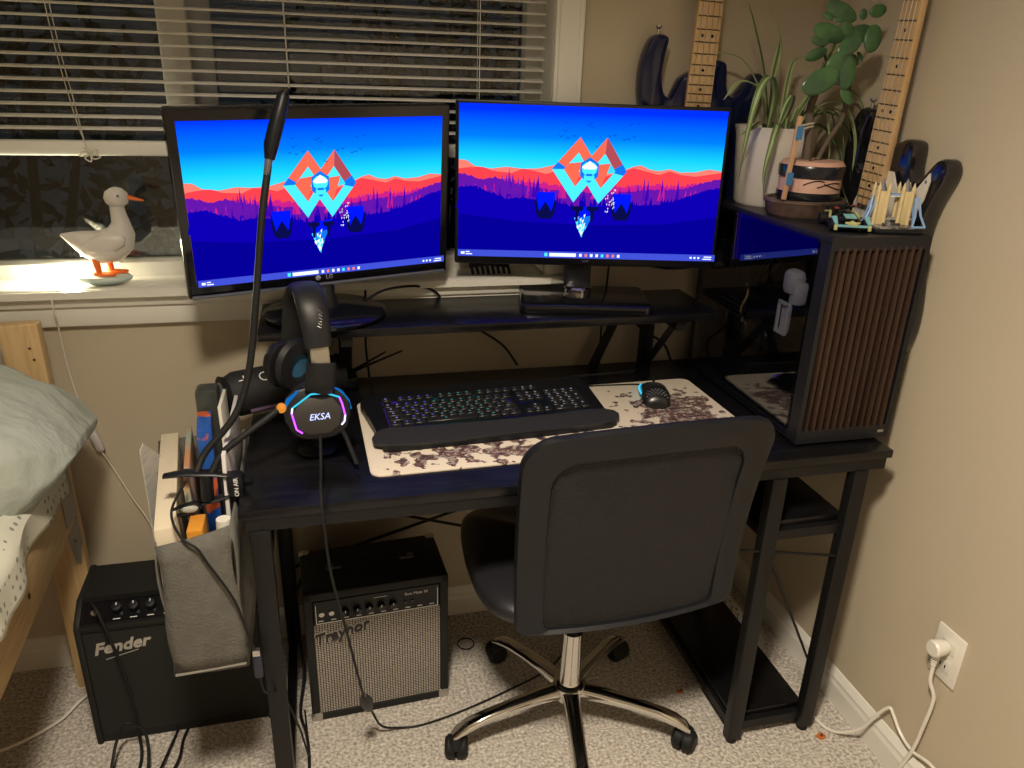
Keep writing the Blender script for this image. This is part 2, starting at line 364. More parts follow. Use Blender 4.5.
def make_screen(par,W,H,bez,dim):
    random.seed(11); b=B(); sw,sh=W-2*bez[0],H-bez[1]-bez[2]; zc=(bez[2]-bez[1])/2; y0=-.0125
    def P(u,v,l): return V(((u-.5)*sw,y0-.0002*l,zc+(.5-v)*sh))
    L=[0]
    def poly(pts,name,layer=None):
        L[0]+=1; l=L[0]
        vs=[b.bm.verts.new(P(min(max(u,0),1),min(max(v,0),1),l)) for u,v in pts]
        try: f=b.bm.faces.new(vs); f.material_index=SI[name]
        except ValueError: pass
    def tri(pts,name,l):
        vs=[b.bm.verts.new(P(u,v,l)) for u,v in pts]; f=b.bm.faces.new(vs); f.material_index=SI[name]
    def ridge(pts,name,spiky=0,amp=.0,base=1.0):
        L[0]+=1; l=L[0]; pts=list(pts); X=[]
        n=200
        for i in range(n+1):
            u=i/n; 
            for (a,va),(c,vc) in zip(pts,pts[1:]):
                if a<=u<=c+1e-9: v=va+(vc-va)*(u-a)/(c-a); break
            v+=amp*(random.random()-.5)
            X.append((u,v))
        for (u0_,v0_),(u1_,v1_) in zip(X,X[1:]):
            f=b.bm.faces.new([b.bm.verts.new(P(*q,l)) for q in ((u0_,v0_),(u0_,base),(u1_,base),(u1_,v1_))]); f.material_index=SI[name]
    poly([(0,0),(0,1),(1,1),(1,0)],'sky')
    ridge([(0,.36),(.03,.365),(.06,.40),(.12,.415),(.18,.40),(.24,.41),(.30,.405),(.36,.38),(.42,.40),(.5,.44),(.6,.42),(.66,.375),(.69,.365),(.72,.39),(.76,.40),(.80,.385),(.84,.405),(.9,.40),(.95,.38),(1,.39)],'peach')
    ridge([(0,.42),(.04,.41),(.09,.405),(.13,.43),(.2,.44),(.24,.41),(.28,.42),(.33,.44),(.38,.41),(.45,.45),(.55,.45),(.62,.41),(.66,.385),(.7,.40),(.76,.425),(.8,.40),(.84,.42),(.9,.43),(1,.40)],'red')
    ridge([(0,.50),(.15,.49),(.3,.50),(.5,.52),(.7,.50),(.85,.49),(1,.47)],'magenta',amp=.03)
    ridge([(0,.45),(.03,.455),(.08,.49),(.14,.47),(.19,.50),(.28,.53),(.4,.55),(.55,.56),(.7,.53),(.85,.52),(.93,.47),(1,.44)],'purple',amp=.012)
    l=L[0]
    for k in range(95):
        u=random.random(); base=.60; 
        if .33<u<.62 and random.random()<.4: continue
        h=random.uniform(.03,.11)*(1.3 if .15<u<.35 or .65<u<.85 else .7); w_=random.uniform(.006,.011)
        tri([(u-w_,base),(u+w_,base),(u,base-h-.02)],random.choice(['purple','violet','magenta']),l+.5)
    for u,h in ((.19,.20),(.205,.16),(.165,.15),(.18,.16),(.225,.14)): tri([(u-.008,.58),(u+.008,.58),(u,.60-h)],'purple',l+.6)
    L[0]+=1
    ridge([(0,.54),(.06,.53),(.12,.57),(.18,.61),(.25,.60),(.35,.63),(.5,.66),(.62,.64),(.75,.63),(.82,.60),(.9,.55),(.96,.51),(1,.50)],'deep',amp=.018)
    l=L[0]
    for k in range(90):
        u=random.random(); h=random.uniform(.03,.09); w_=random.uniform(.007,.012)
        tri([(u-w_,.68),(u+w_,.68),(u,.655-h)],'deep',l+.5)
    L[0]+=1; ridge([(0,.72),(.2,.76),(.5,.78),(.8,.76),(1,.70)],'navy')
    # emblem: two interlocked diamonds
    T=(.452,.192);Lf=(.350,.405);Bt=(.438,.625);T2=(.553,.190);Rt=(.635,.410);B2=(.534,.630);CX=(.497,.300);CB=(.487,.500)
    poly([T,Lf,Bt,CB,(.545,.53),(.60,.5),Rt,T2,CX],'orange') if False else None
    def lerp(a,c,t_): return (a[0]+(c[0]-a[0])*t_,a[1]+(c[1]-a[1])*t_)
    for (t0,l0,b0,r0,side) in ((T,Lf,Bt,(.530,.40),0),(T2,(.452,.41),B2,Rt,1)):
        c0=((t0[0]+b0[0])/2,(l0[1]+r0[1])/2)
        inn=[lerp(c0,p,.52) for p in (t0,l0,b0,r0)]
        out=[t0,l0,b0,r0]
        # upper-left, lower-left, lower-right, upper-right strokes
        cols=[('orange','aqua','aqua','rust'),('orange','aqua','aqua','rust')][side]
        for k in range(4): 
            k2=(k+1)%4
            if side==0 and k==3 or side==1 and k==0: 
                poly([out[k],out[k2],inn[k2],inn[k]],'orange'); continue
            poly([out[k],out[k2],inn[k2],inn[k]],cols[k])
        # blue shade at the outer corner, peach hill and pale sky inside
        k=1 if side==0 else 3; m1=lerp(out[k],out[0],.22); m2=lerp(inn[k],inn[0],.12); poly([out[k],m1,m2,inn[k]],'azure')
        if side==1: poly([lerp(out[3],out[2],.12),out[3],inn[3],lerp(inn[3],inn[2],.1)],'azure')
        poly([inn[0],lerp(inn[0],inn[1],.9),lerp(inn[0],inn[3],.6)],'aqua'); 
        poly([inn[1],lerp(inn[1],inn[0],.35),lerp(inn[0],inn[3],.55),lerp(c0,inn[3],.4),inn[2]],'orange')
    hx=[(.492+.040*math.cos(R(a)),.405+.085*math.sin(R(a))) for a in range(30,390,60)]
    poly(hx,'azure'); poly([(.492+.03*math.cos(R(a)),.395+.05*math.sin(R(a))*(1 if a<180 else .9)) for a in range(0,360,30)],'aqua')
    poly([(.462,.385),(.492,.345),(.522,.385),(.512,.40),(.472,.40)],'white'); poly([(.472,.44),(.512,.44),(.512,.475),(.472,.475)],'aqua'); poly([(.480,.43),(.504,.43),(.504,.445),(.480,.445)],'azure')
    # hanging point below
    poly([(.44,.66),(.535,.64),(.475,.86)],'blue'); poly([(.450,.73),(.515,.71),(.475,.86)],'azure')
    for k in range(46):
        q=random.random()**.6; u=.475+(random.random()-.5)*.075*(1-q)*1.1; v=.70+q*.14; s_=.004
        poly([(u-s_,v),(u+s_,v-.01),(u,v+.02)],random.choice(['white','aqua']))
    for u0_,u1_,k in ((.295,.365,0),(.43,.53,1),(.585,.655,2)):
        poly([(u0_,.555+.0),(u1_,.555),(u1_,.68),(u0_,.68)],'blue') if k!=1 else None
        if k!=1:
            n=5
            pts=[(u0_,.60),(u0_-.008,.62),(u0_,.70),(u0_+.012,.735),(u1_-.012,.735),(u1_,.70),(u1_+.006,.62),(u1_,.60),(u1_-.012,.69),(u1_-.02,.66),((u0_+u1_)/2,.62),(u0_+.02,.66),(u0_+.012,.69)]
            poly(pts,'letter')
        else:
            for a,c in ((.43,.475),(.488,.533)): poly([(a,.645),(c,.645),(c,.67),((a+c)/2+.008,.68),((a+c)/2+.003,.75),((a+c)/2-.006,.75),((a+c)/2-.008,.68),(a,.67)],'letter')
    for k in range(26):
        u=.55+random.random()*.045; v=.66-(u-.55)*2+random.uniform(-.07,.07); poly([(u-.002,v),(u+.002,v),(u,v+.012)],'white')
    for u,v in ((.39,.10),(.375,.185),(.40,.195),(.425,.18),(.39,.15),(.475,.11),(.49,.125),(.484,.10),(.555,.175),(.575,.17),(.51,.245),(.61,.195),(.625,.19),(.645,.175),(.66,.09),(.63,.10)):
        poly([(u-.012,v-.008),(u,v+.004),(u+.012,v-.010),(u,v+.010)],'bird')
    poly([(0,.955),(0,1),(1,1),(1,.955)],'bar')
    poly([(.333,.966),(.333,.99),(.345,.99),(.345,.966)],'aqua'); poly([(.352,.966),(.352,.99),(.455,.99),(.455,.966)],'white')
    for k in range(8): u=.468+k*.021; poly([(u,.968),(u,.988),(u+.010,.988),(u+.010,.968)],random.choice(['white','aqua','peach','white']))
    poly([(.012,.968),(.012,.985),(.026,.985),(.026,.968)],'white'); poly([(.03,.965),(.03,.972),(.045,.972),(.045,.965)],'white'); poly([(.03,.98),(.03,.987),(.055,.987),(.055,.98)],'white')
    for k in range(3): u=.90+k*.015; poly([(u,.97),(u,.983),(u+.008,.983),(u+.008,.97)],'white')
    poly([(.955,.965),(.955,.972),(.985,.972),(.985,.965)],'white'); poly([(.95,.98),(.95,.987),(.985,.987),(.985,.98)],'white')
    o=b.build('screen',SM,par,smooth=False,local=True); return o
def E3(yaw,tilt,roll): return (M.Rotation(yaw,4,'Z')@M.Rotation(tilt,4,'X')@M.Rotation(roll,4,'Y'))
RZ=.945
def monitor(c,yaw,tilt,roll,W,H,bez,label,logo,kind):
    mx=M.Translation(c)@E3(R(yaw),R(tilt),R(roll)); t=thing('monitor',label,'monitor',mx=mx)
    f=lambda u,v,w_:V((u,-.012+w_,v))
    b=B(); b.prism(rrect(-W/2,-H/2,W/2,H/2,.006,3),.030,f,bev=.003)
    b.prism(rrect(-W*.36,-H*.36,W*.36,H*.36,.03,4),.030,lambda u,v,w_:V((u,.016+w_,v)),bev=.01); b.build('housing',blkg if kind=='disc' else blk,t,local=True)
    make_screen(t,W,H,bez,1)
    if kind=='disc': B().box((0,-.014,-H/2+.004),(W*.98,.006,.008),bev=.003).build('bottom_strip',mat('smoke_plastic',(.10,.11,.14),.15),t,local=True)
    inv=mx.inverted()
    b=B()
    if kind=='disc':
        base=V((.006,1.655,RZ)); b.lathe(base,[(0,0),(.118,0),(.128,.004),(.130,.010),(.120,.016),(.05,.020),(0,.022)],48)
        nb=b.build('base',blkg,t)
        b=B(); back=mx@V((0,.03,-.10)); b.tube([base+V((0,0,.018)),base+V((0,0,.05)),V((base.x,back.y,back.z-.05)),back],.02,14,rr=[.03,.022,.022,.025],flat=.7); b.build('stand',blk,t)
    else:
        bb=V((.597,1.668,RZ))
        rot=M.Rotation(R(-13),3,'Z')
        b.prism(rrect(-.15,-.095,.15,.095,.018),.020,lambda u,v,w_:bb+rot@V((u,v,w_)),bev=.004); b.build('base',blkg,t)
        b=B().lathe(bb+V((0,.045,.018)),[(.034,0),(.034,.010),(.030,.014),(0,.014)],28); b.build('hinge_ring',chrome,t)
        b=B().box(bb+V((0,.052,.12)),(.062,.026,.22),rot=(0,0,R(-11)),bev=.006); b.box(bb+V((.008,.060,.26)),(.10,.03,.10),rot=(0,0,R(-11)),bev=.01); b.build('stand',blk,t)
    if logo:
        text('logo',logo,.0125 if kind=='disc' else .009,mat('logo_grey',(.45,.45,.47),.4),t,frame((.006 if kind=='disc' else 0,-.0128,-H/2+bez[2]*.52),(1,0,0),(0,0,1)),local=True)
        if kind=='disc': B().lathe((-.018,-.0125,-H/2+bez[2]*.52),[(0,0),(.0055,0),(.0055,.0006),(0,.0006)],20,axis='y').build('emblem',MC['logo_grey'],t,local=True)
    return t
monitor((.011,1.639,1.195),14.1,6.8,-1.3,.55,.362,(.018,.022,.034),'black glossy monitor on a round base, the left of the two screens','LG','disc')
monitor((.607,1.704,1.209),-11.1,-1.8,.2,.61,.358,(.008,.008,.022),'thin-bezel black monitor on a rectangular base, beside the computer case','acer','rect')
# ---------------------------------------------------------------- desk
DZ=.745; DF=1.195; DB=1.785; DL=-.160; DR=1.128
t=thing('desk','black computer desk with a raised monitor shelf and open shelves at the right','desk',(.48,1.5,0))
B().box(((DL+DR)/2,(DF+DB)/2,DZ-.009),(DR-DL,DB-DF,.018),bev=.002).build('desktop',deskm,t)
b=B(); b.box(((DL+DR)/2,DF+.014,DZ-.0305),(DR-DL-.02,.02,.025)); b.box(((DL+DR)/2,DB-.02,DZ-.0305),(DR-DL-.02,.02,.025))
for x in (DL+.022,DR-.08,.872): b.box((x,(DF+DB)/2,DZ-.0305),(.02,DB-DF-.03,.025))
b.build('frame_rail',blkm,t)
for x0,x1 in ((DL+.033,DL+.033),(.873,.873),(1.062,1.062)):
    for y in (DF+.012,DB-.03):
        b=B(); b.box(((x0),y,(DZ-.043)/2+.006),(.034,.026,DZ-.055),bev=.002); b.cyl((x0,y,0),(x0,y,.010),.013,seg=12)
        b.build('leg',blkm,t)
for z in (.048,.60): B().box((DL+.033,(DF+DB)/2,z),(.02,DB-DF-.06,.022),bev=.001).build('side_rail',blkm,t)
b=B().box((.967,(DF+DB)/2+.005,.058),(.185,DB-DF-.045,.016),bev=.001); b.build('shelf',deskm,t)
b=B().box((.967,(DF+DB)/2+.005,.578),(.185,DB-DF-.045,.016),bev=.001); b.build('shelf',deskm,t)
for z in (.040,.560):
    b=B(); b.box((.967,DF+.02,z),(.17,.016,.022)); b.box((.967,DB-.03,z),(.17,.016,.022)); b.box((.873,(DF+DB)/2,z),(.014,DB-DF-.05,.02)); b.box((1.062,(DF+DB)/2,z),(.014,DB-DF-.05,.02))
    b.build('shelf_frame',blkm,t)
yb=DB-.03
b=B().tube([(-.12,yb,.46),(.86,yb,.14)],.004,6); b.tube([(-.12,yb,.24),(.86,yb,.52)],.004,6)
b.build('cross_brace',blkm,t)
for p,q in (((.80,DF+.006,.541),(1.05,DF+.006,.494)),((.873,DF+.002,.53),(1.060,1.235,.185))): B().tube([p,q],.003,6).build('cross_brace',blkm,t)
# monitor shelf
B().box(((-.130+.890)/2,(1.545+1.765)/2,RZ-.009),(1.02,.22,.018),bev=.002).build('monitor_shelf',deskm,t)
for x in (.045,.80):
    b=B(); b.box((x,1.74,(DZ+RZ-.018)/2),(.028,.028,RZ-.018-DZ)); 
    b.box((x,1.655,RZ-.03),(.024,.20,.022)); b.tube([(x,1.73,DZ+.012),(x,1.585,RZ-.03)],.012,4); b.build('shelf_bracket',blkm,t)
b=B(); b.tube([(.66,1.745,DZ+.005),(.735,1.745,RZ-.02)],.013,4); b.build('shelf_bracket',blkm,t)
# ---------------------------------------------------------------- computer case
x0,x1,y0,y1,z0,z1=.927,1.147,1.245,1.745,DZ,1.178
t=thing('computer_case','black tower computer case with brown vertical slat front and glass side','computer',(1.037,1.5,DZ))
cm=mat('case_steel',(.010,.010,.013),.38,spec=.35)
b=B(); b.box(((x0+x1)/2,(y0+y1)/2,z1-.008),(x1-x0,y1-y0,.016),bev=.002); b.box(((x0+x1)/2,(y0+y1)/2,z0+.016),(x1-x0,y1-y0,.020),bev=.002)
b.box((x1-.004,(y0+y1)/2,(z0+z1)/2),(.008,y1-y0-.004,z1-z0-.03)); b.box(((x0+x1)/2,y1-.005,(z0+z1)/2),(x1-x0,.010,z1-z0-.03))
b.box((x0+.005,y0+.016,(z0+z1)/2),(.010,.032,z1-z0-.03)); b.box((x1-.005,y0+.016,(z0+z1)/2),(.010,.032,z1-z0-.03)); b.box(((x0+x1)/2,y0+.028,(z0+z1)/2),(x1-x0-.03,.006,z1-z0-.03))
b.box((x0+.006,y1-.02,(z0+z1)/2),(.012,.03,z1-z0-.03)); b.box(((x0+x1)/2,y0+.015,z1-.014),(x1-x0-.001,.031,.024)); b.box(((x0+x1)/2,y0+.015,z0+.021),(x1-x0-.001,.031,.030))
for xx in (x0+.03,x1-.03):
    for yy2 in (y0+.06,y1-.06): b.box((xx,yy2,z0+.004),(.03,.05,.008))
b.build('body',cm,t)
slw=mat('walnut_slat',(.045,.024,.015),.55,spec=.3,noise=(30,(1,1,.12),(.024,.012,.008),.3,.7))
b=B()
n=12
for k in range(n): b.box((x0+.013+(x1-x0-.026)*(k+.5)/n,y0+.006,(z0+z1)/2+.006),(.0080,.016,z1-z0-.050),bev=.003)
b.build('slat_panel',slw,t)
B().box((x1-.02,y0-.001,z0+.022),(.014,.002,.006),bev=.0006).build('badge',silver,t)
B().box((x0-.002,(y0+.030+y1)/2-.010,(z0+z1)/2+.004),(.004,y1-y0-.06,z1-z0-.026)).build('glass_panel',glass('case_glass',(.72,.72,.76),.15),t,smooth=False)
b=B(); b.box((x1-.02,1.53,.99),(.008,.36,.30)); b.box((x1-.06,1.58,.93),(.05,.26,.075),bev=.004,mi=0); b.build('motherboard',mat('circuit_black',(.010,.011,.016),.5),t)
b=B(); b.box((1.03,1.57,.905),(.13,.27,.045),bev=.006); 
for k in range(3): b.lathe((x0+.034,1.48+k*.09,.905),[(0,0),(.018,0),(.02,.004),(0,.004)],18,axis='x')
b.build('graphics_card',blk,t)
b=B(); b.box((.972,1.405,1.052),(.035,.045,.055),bev=.014); b.box((.978,1.392,1.030),(.03,.03,.05),bev=.008); b.build('pump_block',mat('case_light_grey',(.72,.73,.74),.35),t)
b=B(); b.box((.962,1.430,.972),(.006,.008,.070),bev=.002); b.box((.962,1.395,.972),(.006,.008,.070),bev=.002); b.box((.962,1.412,1.004),(.006,.04,.007)); b.box((.962,1.412,.940),(.006,.04,.007)); b.box((.970,1.412,.972),(.004,.03,.06)); b.build('fan_frame',MC['case_light_grey'],t)
b=B().box((.99,1.60,.80),(.09,.24,.07),bev=.003); b.build('power_supply_cover',cm,t)
cbm=mat('cable_gold',(.45,.33,.14),.4)
for s_ in (0,1):
    b=B(); b.tube([V((.955,1.555+.004*math.cos(k*.7+s_*3.14),1.010-.0078*k))+V((.004*math.sin(k*.7+s_*3.14),.0008*k,0)) for k in range(13)],.0028,6)
    b.build('cable',[cbm,rub][s_],t)
b=B()
for k in range(7): b.tube(spline([(.96,1.44+k*.03,1.09+.012*math.sin(k*2)),(.965,1.50+k*.02,1.04-.01*k),(.99,1.56+k*.01,.99),(1.04,1.6,.96)]),.003,6)
b.build('cable_bundle',rub,t)
b=B(); 
for k in range(4): b.box((.958,1.62,.925+.012*k),(.002,.09,.003)); 
b.build('card_trim',silver,t)
# ---------------------------------------------------------------- mouse pad, keyboard, mouse
t0=M.Translation((.068,1.272,DZ))@M.Rotation(R(1.2),4,'Z')
padm=D.materials.new('pad_print'); padm.use_nodes=True; nt=padm.node_tree; bs=nt.nodes['Principled BSDF']; bs.inputs['Roughness'].default_value=.7
tc=nt.nodes.new('ShaderNodeTexCoord'); sx=nt.nodes.new('ShaderNodeSeparateXYZ'); nt.links.new(tc.outputs['Object'],sx.inputs[0])
def mth(op,a,b_=None):
    n=nt.nodes.new('ShaderNodeMath'); n.operation=op
    for i,x in enumerate((a,b_)):
        if x is None: continue
        if isinstance(x,(int,float)): n.inputs[i].default_value=x
        else: nt.links.new(x,n.inputs[i])
    return n.outputs[0]
def nz(s,d=5,off=0):
    n=nt.nodes.new('ShaderNodeTexNoise'); n.inputs['Scale'].default_value=s; n.inputs['Detail'].default_value=d
    m_=nt.nodes.new('ShaderNodeMapping'); m_.inputs['Location'].default_value=(off,off,0); nt.links.new(tc.outputs['Object'],m_.inputs[0]); nt.links.new(m_.outputs[0],n.inputs[0]); return n.outputs[0]
# figure crowd: a band along the front edge and a block at the right end
X,Y=sx.outputs[0],sx.outputs[1]
d1=mth('SUBTRACT',.045,mth('ABSOLUTE',mth('SUBTRACT',Y,.060)))        # band around y=.06
d1=mth('MINIMUM',d1,mth('SUBTRACT',X,.045))
d2=mth('MINIMUM',mth('SUBTRACT',X,.60),mth('SUBTRACT',.27,Y))
dd=mth('MAXIMUM',d1,d2); dd=mth('MINIMUM',dd,mth('SUBTRACT',.80,X))
mask=mth('GREATER_THAN',mth('ADD',mth('MINIMUM',mth('MULTIPLY',dd,11.0),.62),mth('MULTIPLY',mth('SUBTRACT',nz(34,6),.5),3.4)),.12)
crp=nt.nodes.new('ShaderNodeValToRGB'); nt.links.new(nz(95,3,3.1),crp.inputs[0]); crp.color_ramp.interpolation='CONSTANT'
e=crp.color_ramp.elements; e[0].position=0; e[0].color=(.03,.025,.035,1); e[1].position=.40; e[1].color=(.09,.05,.05,1)
for p,c in ((.46,(.22,.09,.06)),(.50,(.05,.045,.07)),(.54,(.42,.30,.22)),(.58,(.05,.12,.17)),(.61,(.60,.50,.40)),(.66,(.08,.06,.07))): q=e.new(p); q.color=(*c,1)
mx_=nt.nodes.new('ShaderNodeMix'); mx_.data_type='RGBA'; nt.links.new(mask,mx_.inputs['Factor']); mx_.inputs['A'].default_value=(.66,.58,.48,1); nt.links.new(crp.outputs[0],mx_.inputs['B']); nt.links.new(mx_.outputs['Result'],bs.inputs['Base Color'])
pd=tag(B().prism(rrect(0,0,.812,.352,.022),.004,lambda u,v,w_:V((u,v,w_)),bev=.001).build('mouse_pad',padm),'long cream desk mat printed with a crowd of dark figures, under the keyboard','mat'); pd.matrix_world=t0
kx=M.Translation((.098,1.368,DZ+.004))@M.Rotation(R(3.6),4,'Z')
t=thing('keyboard','black gaming keyboard with wrist rest and purple to green backlight','keyboard',mx=kx)
KW=.500
out=[(0,0),(.012,-.008),(.30,-.012),(.485,-.006),(.500,.004),(.498,.07),(.508,.20),(.50,.232),(.44,.242),(.36,.240),(.34,.256),(.20,.258),(.17,.240),(.03,.236),(-.018,.205),(-.006,.09)]
def kz(v): return .012+.012*max(0,min(1,v/.22))
B().prism(out,.9,lambda u,v,w_:V((u,v,0 if w_<.5 else kz(v))),bev=0).build('case',blk,t,local=True)
B().prism(smooth2([(.008,-.004),(.30,-.008),(.49,-.002),(.492,.055),(.30,.052),(.10,.058),(.006,.062)],4),.9,lambda u,v,w_:V((u,v,.010 if w_<.5 else .0165+.003*max(0,v/.06))),bev=0).build('wrist_rest',mat('matte_black',(.02,.02,.022),.55),t,local=True)
gl=D.materials.new('key_glow'); gl.use_nodes=True; nt=gl.node_tree; nt.nodes.remove(nt.nodes['Principled BSDF'])
tc=nt.nodes.new('ShaderNodeTexCoord'); sx=nt.nodes.new('ShaderNodeSeparateXYZ'); mr=nt.nodes.new('ShaderNodeMapRange'); mr.inputs['From Max'].default_value=.5; crk=nt.nodes.new('ShaderNodeValToRGB'); em=nt.nodes.new('ShaderNodeEmission'); em.inputs[1].default_value=.14
nt.links.new(tc.outputs['Object'],sx.inputs[0]); nt.links.new(sx.outputs[0],mr.inputs[0]); nt.links.new(mr.outputs[0],crk.inputs[0]); nt.links.new(crk.outputs[0],em.inputs[0]); nt.links.new(em.outputs[0],nt.nodes['Material Output'].inputs[0])
e=crk.color_ramp.elements; e[0].position=0; e[0].color=(.35,.10,.9,1); e[1].position=1; e[1].color=(.04,.05,.25,1)
for p,c in ((.14,(.10,.07,.9)),(.25,(.02,.25,.30)),(.42,(.02,.20,.16)),(.52,(.05,.04,.12)),(.62,(.05,.06,.8)),(.72,(.04,.04,.14)),(.8,(.04,.16,.22))): q=e.new(p); q.color=(*c,1)
P=.0200; X0=.026; V0=.074
b=B()
for ua,ub,va,vb in ((-.04,14.02,-.45,4.45),(0,13.3,5.1,5.9),(14.65,17.55,2.6,4.4),(14.65,17.55,-.4,.4),(17.98,21.9,-.4,4.4)): b.prism([(X0+ua*P,V0+va*P*.98),(X0+ub*P,V0+va*P*.98),(X0+ub*P,V0+vb*P*.98),(X0+ua*P,V0+vb*P*.98)],0,lambda u,v,w_:V((u,v,kz(v)+.0006)))
b.build('backlight',gl,t,local=True)
keyc=mat('key_black',(.012,.012,.014),.42)
LEG=[emis('legend_lilac',(190,165,255),.45),emis('legend_blue',(110,110,255),.5),emis('legend_teal',(100,200,190),.35),emis('legend_white',(190,195,225),.4),emis('legend_dim',(105,110,170),.3)]
KM={}
def key(u,v,w_,d=.0155):
    pos=u/KW; li=0 if pos<.12 else 1 if pos<.26 else 2 if pos<.5 else 4 if pos<.66 else 3
    kk=(round(w_,4),round(d,4),li)
    if kk not in KM:
        b=B(); b.box((0,0,.0045),(w_-.0018,d-.0018,.009),bev=.0014,seg=1); b.box((-(w_-.0026)*.12,.0015,.00915),(.0042,.0040,.0004),mi=1)
        o=b.build('key',[keyc,LEG[li]],None); KM[kk]=o.data; D.objects.remove(o)
    o=D.objects.new('key',KM[kk]); COL.objects.link(o); o.parent=t; o.location=(u,v,kz(v)+.001); o.rotation_euler=(R(2.5),0,0)
P=.0200; X0=.026; V0=.074
rows=[(0,[1.25,1.25,1.25,5.5,1.25,1.25,1.0,1.25]),(1,[2.25]+[1]*10+[1.75]),(2,[1.75]+[1]*11+[1.25]),(3,[1.5]+[1]*12+[.5+.0]),(4,[1]*13+[1])]
for r,ws in rows:
    u=X0
    for q in ws:
        if q<.7: continue
        key(u+q*P/2,V0+r*P*1.0,q*P,P*.98); u+=q*P
for g in range(3):
    for k in range(4): key(X0+(1.6+g*4.45+k)*P+P/2,V0+5.5*P,P,P*.9)
key(X0+P/2,V0+5.5*P,P,P*.9)
NX=X0+14.6*P
for k in range(3): 
    key(NX+k*P+P/2,V0,P,P*.98); key(NX+k*P+P/2,V0+3*P,P,P*.98); key(NX+k*P+P/2,V0+4*P,P,P*.98); key(NX+k*P+P/2,V0+5.5*P,P,P*.9)
key(NX+1.5*P,V0+P,P,P*.98)
NX+=3.35*P
for r in range(1,4):
    for k in range(3): key(NX+k*P+P/2,V0+r*P,P,P*.98)
key(NX+P,V0,2*P,P*.98); key(NX+2.5*P,V0,P,P*.98)
for k in range(4): key(NX+k*P+P/2,V0+4*P,P,P*.98)
key(NX+3.5*P,V0+2.5*P,P,P*1.98); key(NX+3.5*P,V0+.5*P,P,P*1.98)
# mouse
mxm=M.Translation((.738,1.528,DZ+.004))@M.Rotation(R(-17),4,'Z')
t=thing('mouse','black honeycomb shell mouse with teal side glow, on the cream desk mat','mouse',mx=mxm)
rings=[]
for i,(v,w_,h) in enumerate(((-.060,.018,.010),(-.056,.026,.022),(-.045,.031,.032),(-.02,.033,.039),(.01,.0305,.037),(.035,.031,.029),(.052,.030,.020),(.060,.024,.012))):
    rings.append([V((w_*math.cos(a)*(1 if math.sin(a)>-.1 else .9),v,max(0.001,h*.42+h*.58*math.sin(a)))) for a in [2*math.pi*k/20 for k in range(20)]])
B().skinrings(rings).build('shell',mat('mouse_shell',(.012,.012,.013),.3),t,local=True)
b=B()
for i in range(7):
    for j in range(9):
        u=(i-3)*.0078+(j%2)*.0039; v=-.050+j*.0068
        if abs(u)>.024: continue
        zz=(.0385-.6*max(0,abs(v+.01)-.02)*.35)*math.sqrt(max(.1,1-(u/.036)**2))
        b.ball((u,v,zz*.96),.0022,(1,1,.5),sub=1)
b.build('honeycomb_holes',mat('hole_grey',(.16,.17,.20),.3),t,local=True)
B().tube(spline([(-.026,.052,.014),(-.033,.030,.016),(-.034,.0,.018),(-.031,-.018,.018)]),.0026,8).build('side_light',emis('teal_led',(60,190,225),1.3),t,local=True)
B().box((0,.040,.034),(.006,.02,.012),bev=.003).build('scroll_wheel',rub,t,local=True)
b=B().tube([(-.008,.061,.012),(.008,.061,.012)],.003,8); b.build('front_light',emis('blue_led',(40,60,255),1.5),t,local=True)
B().tube(spline([(0,.06,.006),(-.03,.08,.003),(-.10,.07,.001),(-.17,.055,.001),(-.215,.08,-.001),(-.19,.12,-.001),(-.10,.155,-.001),(-.04,.18,.0),(-.02,.20,.0)]),.0022,7).build('cable',rub,t,local=True)
# ---------------------------------------------------------------- headset on its stand
t=thing('headset','black gaming headset with glowing hexagonal earcup, hung on a stand at the desk','headset',(-.02,1.40,DZ))
cN=V((-.020,1.332,.858)); nrm=V((.10,-.97,.22)).normalized(); hr=V((1,.1,0)).normalized(); hu=nrm.cross(hr)*-1 if nrm.cross(hr).z<0 else nrm.cross(hr)
fr=frame(cN,hr,hu); Fz=fr.to_3x3()@V((0,0,1)); sg=1 if Fz.dot(nrm)>0 else -1
def HF(u,v,w_): return fr@V((u,v,w_*sg))
hexo=[(-.036,.046),(.036,.046),(.060,.010),(.050,-.030),(.026,-.048),(-.026,-.048),(-.050,-.030),(-.060,.010)]
ehm=mat('headset_plastic',(.008,.008,.010),.4,spec=.35)
b=B(); b.prism(smooth2(hexo,2),.022,lambda u,v,w_:HF(u,v,w_-.016),bev=.006); b.prism([(u*.72,v*.72-.004) for u,v in hexo],.004,lambda u,v,w_:HF(u,v,.004+w_),bev=.001,mi=1); b.build('earcup',[ehm,mat('hub_grey',(.028,.025,.023),.5)],t)
B().lathe(cN-nrm*.030,[(.03,-.014),(.052,-.010),(.058,0),(.052,.010),(.03,.014)],28,rot=frame((0,0,0),hr,hu).to_3x3(),sx=.95).build('ear_cushion',mat('leatherette',(.010,.010,.012),.45,spec=.35),t)
purp=emis('led_purple',(190,80,255),2.2); cyan=emis('led_cyan',(60,200,230),1.2); pink=emis('led_white',(235,225,255),1.6); bl2=emis('led_skyblue',(20,110,190),.9)
b=B(); 
def seg2(p,q,mi,r=.0017): b.tube([HF(p[0],p[1],.0085),HF(q[0],q[1],.0085)],r,8,mi=mi)
seg2((-.030,-.034),(-.040,-.026),0); seg2((-.040,-.026),(-.046,.004),0); seg2((-.046,.004),(-.044,.014),2); seg2((-.044,.014),(-.010,.036),1); seg2((-.010,.036),(.016,.036),1); seg2((.016,.036),(.040,.026),1); seg2((.040,.026),(.044,.014),0); seg2((.044,.014),(.048,-.008),0); seg2((.048,-.008),(.046,-.020),2); seg2((.046,-.020),(.040,-.026),2)
b.build('light_ring',[purp,cyan,pink],t)
